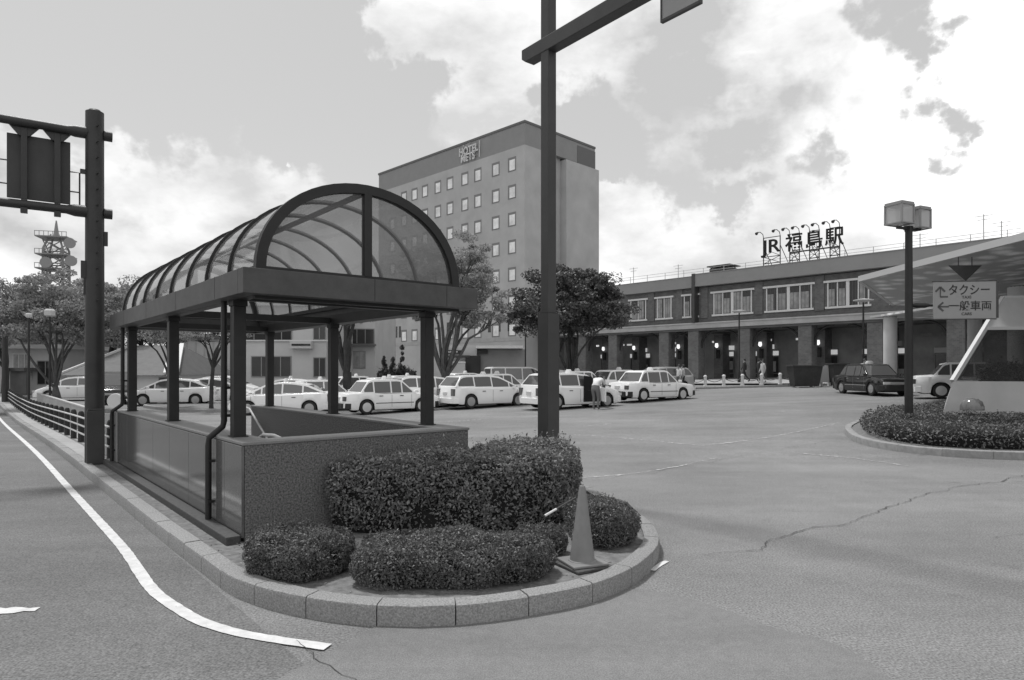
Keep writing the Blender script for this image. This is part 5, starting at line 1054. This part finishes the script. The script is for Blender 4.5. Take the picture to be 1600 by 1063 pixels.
    for sgn_ in (-1, 1):
        m_ = MB(); m_.box(-L_-.012, -L_+.16, sgn_*W_*.62 if sgn_ > 0 else -W_*.885, W_*.885 if sgn_ > 0 else -W_*.62, .60, .80 if kind == 'sedan' else .93); m_.build('tail_light', M['tail'], t, bevel=.01)
        m_ = MB(); m_.box(L_-.16, L_+.012, sgn_*W_*.50 if sgn_ > 0 else -W_*.88, W_*.88 if sgn_ > 0 else -W_*.50, .54, .66); m_.build('headlight', M['headl'], t, bevel=.01)
        m_ = MB(); m_.box(1.0, 1.12, sgn_*(W_-.02)-.0 if sgn_ > 0 else -W_-.14, W_+.14 if sgn_ > 0 else -W_+.02, .93, 1.05); m_.build('door_mirror', paint, t, bevel=.02)
        for hx in (-.75, .25): m_ = MB(); m_.box(hx, hx+.17, sgn_*(W_+.003)-.012, sgn_*(W_+.003)+.012, .79, .82); m_.build('door_handle', M['black'] if paint != M['carb'] else M['rim'], t)
        m_ = MB()
        if kind == 'sedan': m_.box(S_['ax'][0]+ar+.05, S_['ax'][1]-ar-.05, sgn_*(W_+.004)-.006, sgn_*(W_+.004)+.006, .47, .50)
        for x in (pil[1], pil[2]+.45): m_.box(x-.004, x+.004, sgn_*(W_+.001)-.003, sgn_*(W_+.001)+.003, .30, .86)
        m_.build('side_trim', M['black'] if paint != M['carb'] else M['rim'], t)
    m_ = MB(); m_.box(-L_-.022, -L_+.05, -.17, .17, .62, .77); m_.build('number_plate', M['white'], t)
    m_ = MB(); m_.box(L_-.02, L_+.02, -.45, .45, .54, .66); m_.build('grille', M['black'] if paint != M['carb'] else M['rim'], t)
    if lamp:
        zt_ = max(p[1] for p in cab)
        m_ = MB(); m_.M = Matrix.Translation((-.15, 0, zt_)); m_.add([(.11*math.cos(a)*s_, .22*math.sin(a)*s_, z) for s_, z in ((1, 0), (.95, .07), (.6, .16)) for a in [2*math.pi*i/14 for i in range(14)]], [(r*14+i, r*14+(i+1) % 14, (r+1)*14+(i+1) % 14, (r+1)*14+i) for r in range(2) for i in range(14)]+[tuple(28+i for i in range(14))]); m_.build('roof_lamp', M['white'], t, smooth=50)
    return t
TG = 'white taxis waiting on the station forecourt'
def place(px, py, off=(0, 0)):
    p = ray(px, py); return (p.x+off[0], p.y+off[1], p.z)
def setcar(o, x, y, hd, label, ax=None):
    """put the centre so that the rear near wheel stands at x,y"""
    o['label'] = label; o.rotation_euler = (0, 0, hd); o.location = (x, y, G(x, y)); return o
def rw(px, py, hd, ax, w):                     # rear right wheel contact -> centre
    p = ray(px, py); c, s_ = math.cos(hd), math.sin(hd); lx_, ly_ = ax, -w
    return p.x-(lx_*c-ly_*s_), p.y-(lx_*s_+ly_*c)
SED = car('taxi', '', 'sedan', M['car'], (0, 0, 0), 0, TG, cat='taxi'); MPV = car('taxi', '', 'mpv', M['car'], (0, 0, 0), 0, TG, cat='taxi'); LIF = car('taxi', '', 'liftback', M['car'], (0, 0, 0), 0, TG, cat='taxi')
# front row
h1 = R(32); x, y = rw(1007, 629, h1, -1.33, .85); setcar(SED, x, y, h1, 'boxy white taxi with black rear bumper at the right end of the front row')
h2 = R(35); x, y = rw(574, 648.5, h2, -1.33, .85); setcar(copy_tree(SED), x, y, h2, 'boxy white taxi seen through the entrance, nearest of the front row')
h3 = R(36); x, y = rw(737, 639.5, h3, -1.38, .89); setcar(MPV, x, y, h3, 'white estate taxi with dark side windows between the right entrance column and the mast')
h4 = R(32); x, y = rw(872, 641, h4, -1.38, .89); OPEN = setcar(copy_tree(MPV), x, y, h4, 'white estate taxi half behind the tall mast with its front door open')
p_ = at(442, 30.8); setcar(LIF, p_[0], p_[1], R(186), 'white hatchback taxi facing left behind the near left column')
# behind
backs = [(SED, 505, 33.5, R(30), 'white taxi half hidden behind the boxy taxi nearest the entrance'), (SED, 612, 36.5, R(30), 'white taxi in the second row, seen over the roof of the nearest boxy taxi'), (MPV, 675, 34.0, R(32), 'white estate taxi mostly hidden by the right entrance column'), (SED, 780, 37.5, R(32), 'white taxi in the second row above the bonnet of the estate taxi'),
         (SED, 905, 38.5, R(30), 'white taxi in the second row directly behind the man at the open door'), (SED, 970, 38.5, R(30), 'white taxi peeping over the boot of the rightmost front row taxi'), (LIF, 450, 37, R(185), 'white hatchback taxi in the second row behind the one facing left'), (SED, 560, 42, R(30), 'white taxi far back under the entrance roof'), (SED, 730, 44, R(30), 'white taxi farthest back near the box truck'), (MPV, 870, 44, R(25), 'white estate taxi farthest back beside the mast'), (SED, 640, 41, R(30), 'white taxi far back in front of the cypresses')]
for src, px, d, hd, lab in backs:
    x, y = at(px, d); setcar(copy_tree(src), x, y, hd, lab)
h5 = R(-26); x, y = rw(1471, 624, h5, -1.33, .85); RT = setcar(copy_tree(SED), x, y, h5, 'boxy white taxi on the right, half hidden by the skylight')
for ch in RT.children:
    if 'bumper' in ch.name:
        ch.data = ch.data.copy(); ch.data.materials[0] = M['car']
x, y = at(1028, 42.5); van = car('parked_car', 'silver van parked behind the rightmost front row taxi', 'mpv', M['cargrey'], (x, y, G(x, y)), R(205), None, False)
x, y = at(812, 42); car('white_van', 'white van standing behind the estate taxi just left of the mast', 'van', M['car'], (x, y, G(x, y)), R(20), None, False, 'van')
x, y = at(1361, 33.6); car('black_car', 'glossy black saloon turning in front of the station canopy', 'sedan', M['carb'], (x, y, G(x, y)), R(-88), None, True)
CG = 'cars parked on the left side of the forecourt'
x, y = at(180, 39.5); car('parked_car', 'dark minivan parked behind the round pale disc', 'van', M['carb'], (x, y, G(x, y)), R(-60), CG, False)
x, y = at(122, 42); p1 = car('parked_car', 'pale car just left of the gantry post', 'liftback', M['car'], (x, y, G(x, y)), R(200), CG, False)
for px, d, hd, lab in ((272, 37.5, R(190), 'pale car between the second and third left entrance columns'), (336, 39, R(10), 'pale car beyond the thin umbrella-shaped tree')):
    x, y = at(px, d); setcar(copy_tree(p1), x, y, hd, lab)
x, y = at(352, 45); setcar(copy_tree(p1), x, y, R(5), 'pale car farthest back, in front of the panel wall')
# open front door
W_ = .89
m_ = MB(); m_.add([(x, -W_-.012, z) for x, z in ((.0, .30), (.95, .30), (.92, .95), (.45, 1.42), (.02, 1.46))], [(0, 1, 2, 3, 4)]); m_.build('door_opening_shade', M['well'], OPEN)  # black sheet on the body side paints the shade of the open doorway
m_ = MB(); m_.M = Matrix.Translation((.98, -W_-.02, 0)) @ Matrix.Rotation(R(62), 4, 'Z'); m_.box(-1.0, 0, -.035, .035, .32, .93); m_.add([(x, 0, z) for x, z in ((-.98, .93), (-.02, .93), (-.5, 1.42), (-.95, 1.45))]*1, [(0, 1, 2, 3)], 1); m_.build('open_door', [M['car'], M['glass']], OPEN, bevel=.012)

# traffic island with kerb under the trees on the left
lp = smooth_path([at(225, 36), at(255, 33.5), at(320, 32), at(372, 32.5), at(372, 36), at(300, 38)], .6, True)
kerb('kerb', lp, .18, .14, M['kerbfar'], .8, closed=True, side=1); fill_island('island_soil', lp, .12, .12, M['soil'])

# ------------------------------------------------------------------ people
def person(label, loc, rz, J, cols, hair=True):
    """J: joint name -> (x,y,z); x forward, y left. Body grown as one skin."""
    t = thing('person', label, 'person', loc, rz)
    R_ = dict(pel=.145, wai=.135, che=.155, nek=.055, hed=.088, htp=.07, shL=.075, shR=.075, elL=.045, elR=.045, wrL=.032, wrR=.032, haL=.035, haR=.035, hpL=.10, hpR=.10, knL=.066, knR=.066, anL=.045, anR=.045, toL=.038, toR=.038)
    ed = [('pel', 'wai'), ('wai', 'che'), ('che', 'nek'), ('nek', 'hed'), ('hed', 'htp')]
    for s_ in 'LR': ed += [('che', 'sh'+s_), ('sh'+s_, 'el'+s_), ('el'+s_, 'wr'+s_), ('wr'+s_, 'ha'+s_), ('pel', 'hp'+s_), ('hp'+s_, 'kn'+s_), ('kn'+s_, 'an'+s_), ('an'+s_, 'to'+s_)]
    nm = list(R_); me = bpy.data.meshes.new('body'); me.from_pydata([J[k] for k in nm], [(nm.index(a), nm.index(b)) for a, b in ed], []); o = bpy.data.objects.new('body', me); C.objects.link(o)
    o.modifiers.new('s', 'SKIN'); sv = me.skin_vertices[0].data
    for i, k in enumerate(nm): sv[i].radius = (R_[k], R_[k]*(1.25 if k in ('pel', 'wai', 'che') else 1))
    sv[0].use_root = True; o.modifiers.new('u', 'SUBSURF').levels = 2; o.modifiers['u'].render_levels = 2
    bpy.context.view_layer.update(); dg = bpy.context.evaluated_depsgraph_get(); m2 = bpy.data.meshes.new_from_object(o.evaluated_get(dg)); bpy.data.objects.remove(o)
    seg_m = {}
    for a, b in ed:
        k = a[:2]+b[:2]
        if b in ('hed', 'htp') or b == 'nek': q = 0
        elif b.startswith('to'): q = 3
        elif b[:2] in ('hp', 'kn', 'an'): q = 2
        elif b[:2] == 'ha': q = 0
        elif b[:2] == 'wr': q = 1 if cols.get('long') else 0
        else: q = 1
        if b == 'wai': q = 2
        seg_m[(a, b)] = q
    for m in (M['skin'], cols['top'], cols['leg'], M['shoe']): m2.materials.append(m)
    JV = {k: Vector(v) for k, v in J.items()}
    for pgn in m2.polygons:
        c = pgn.center; best = None
        for a, b in ed:
            p, q = JV[a], JV[b]; d_ = q-p; tt = max(0, min(1, (c-p).dot(d_)/max(d_.length_squared, 1e-9))); ds = (c-p-d_*tt).length-R_[a]*.6
            if best is None or ds < best[0]: best = (ds, seg_m[(a, b)], a, b, tt)
        q = best[1]
        if best[3] == 'nek' and best[4] < .5: q = 1
        if best[2] == 'pel' and best[3] == 'wai' and best[4] > .4: q = 1
        if best[2].startswith('sh') and best[3].startswith('el'): q = 1
        pgn.material_index = q
    m2.shade_smooth(); ob = bpy.data.objects.new('body', m2); C.objects.link(ob); ob.parent = t
    h = JV['hed']; tp = JV['htp']; upv = (tp-h).normalized(); m_ = MB(); cc = h+upv*.055
    for r in range(5):
        pass
    n = 12; vs = []; fwd = Vector((1, 0, 0)); fwd = (fwd-upv*fwd.dot(upv)).normalized(); lf = upv.cross(fwd)
    for r in range(6):
        a = math.pi*.5*r/5; rad = .103*math.cos(a); z = .125*math.sin(a)-.01
        for i in range(n): b = 2*math.pi*i/n; vs.append(cc-fwd*.018+upv*z+(fwd*math.cos(b)+lf*math.sin(b))*rad)
    for i in range(n): b = 2*math.pi*i/n; vs.append(cc-fwd*.03-upv*(.09 if math.cos(b) < .2 else .0)+(fwd*math.cos(b)+lf*math.sin(b))*.098)
    m_.add(vs, [(r*n+i, r*n+(i+1) % n, (r+1)*n+(i+1) % n, (r+1)*n+i) for r in range(5) for i in range(n)]+[(6*n+i, 6*n+(i+1) % n, (i+1) % n, i) for i in range(n)]); m_.build('hair', cols.get('hair', M['hair']), t, smooth=80)
    # face: nose, eyes, mouth
    m_ = MB(); hc = h+upv*.02+fwd*.088; m_.tube([hc+upv*.02, hc-upv*.02+fwd*.014], [.008, .014], 6); 
    for s_ in (-1, 1): m_.tube([h+upv*.045+fwd*.078+lf*.032*s_, h+upv*.045+fwd*.088+lf*.032*s_], [.012, .006], 6, 1)
    m_.tube([hc-upv*.05+lf*.022-fwd*.006, hc-upv*.05-lf*.022-fwd*.006], .005, 5, 1); m_.build('face', [M['skin'], M['hair']], t)
    # fingers
    for s_ in 'LR':
        hv = JV['ha'+s_]; d_ = (hv-JV['wr'+s_]).normalized(); sd_ = d_.orthogonal().normalized(); m_ = MB()
        for q in range(4): m_.tube([hv+sd_*(q-1.5)*.018, hv+sd_*(q-1.5)*.019+d_*.045, hv+sd_*(q-1.5)*.018+d_*(.085-.008*abs(q-1.3))+d_.cross(sd_)*.02], [.010, .009, .007], 6)
        m_.tube([hv-sd_*.03-d_*.02, hv-sd_*.055+d_*.02], [.011, .009], 6); m_.build('fingers', M['skin'], t, smooth=60)
    return t
def stand(step=0., arm=.1, h=1.7, lean=0., bend=0.):
    k = h/1.72; J = {}
    J['pel'] = (0, 0, .95); J['wai'] = (lean*.3, 0, 1.10); J['che'] = (lean*.6, 0, 1.34); J['nek'] = (lean*.8, 0, 1.50); J['hed'] = (lean+.02, 0, 1.60); J['htp'] = (lean+.01, 0, 1.68)
    for s_, sg in (('L', 1), ('R', -1)):
        f = step*sg; J['hp'+s_] = (0, .09*sg, .88); J['kn'+s_] = (f*.45+.04, .10*sg, .48); J['an'+s_] = (f-.03 if f >= 0 else f-.06, .10*sg, .09+(.06 if f < 0 else 0)); J['to'+s_] = (f+.14 if f >= 0 else f+.08, .11*sg, .04)
        g_ = -f*arm*6 if step else 0; J['sh'+s_] = (lean*.7, .19*sg, 1.42); J['el'+s_] = (g_*.35+lean*.5-.02, .23*sg, 1.14); J['wr'+s_] = (g_*.6+lean*.5+.06, .22*sg, .91); J['ha'+s_] = (g_*.65+lean*.5+.08, .21*sg, .84)
    return {a: tuple(c*k for c in b) for a, b in J.items()}
# the driver bending into the open door
J = stand(h=1.68); J.update(pel=(-.08, 0, .95), wai=(.02, 0, 1.08), che=(.24, 0, 1.24), nek=(.40, 0, 1.32), hed=(.50, 0, 1.34), htp=(.57, 0, 1.38), shL=(.30, .18, 1.27), shR=(.30, -.18, 1.27), elL=(.44, .22, 1.06), elR=(.46, -.22, 1.08), wrL=(.62, .18, 1.02), wrR=(.64, -.2, 1.04), haL=(.70, .17, 1.0), haR=(.72, -.19, 1.03), hpL=(-.08, .10, .87), hpR=(-.08, -.10, .87))
p = ray(931, 640); person('man in a white short sleeved shirt and grey trousers bending towards the open taxi door', tuple(p), R(62), J, dict(top=M['shirt'], leg=M['trous']))
def pp(px, py, d, lab, hd, J, cols):
    x, y = at(px, d); person(lab, (x, y, G(x, y)+(.13 if y > 43.6 else 0)), hd, J, cols)
pp(1163, 0, 50, 'man in a dark suit striding left in front of the brick arcade', R(175), stand(.36, .1, 1.76), dict(top=M['dark'], leg=M['dark'], long=1))
pp(1186, 0, 49.5, 'person in dark clothes walking just left of the person in pale clothes', R(10), stand(.15, .1, 1.70), dict(top=M['dark'], leg=M['dark'], long=1))
pp(1192, 0, 47.5, 'person in pale clothes walking along the station kerb', R(190), stand(.25, .1, 1.62), dict(top=M['pale'], leg=M['pale'], long=1))
pp(1061, 0, 41.5, 'person in a white shirt standing at the bonnet of the rightmost front row taxi', R(200), stand(0, .1, 1.66), dict(top=M['shirt'], leg=M['trous']))
pp(1067.5, 0, 42, 'person in a pale top standing right beside the one in the white shirt', R(170), stand(0, .1, 1.64), dict(top=M['pale'], leg=M['dark']))
pp(1351, 0, 38.0, 'person standing behind the black saloon, only the upper body visible', R(-90), stand(0, .1, 1.72), dict(top=M['pale'], leg=M['dark']))
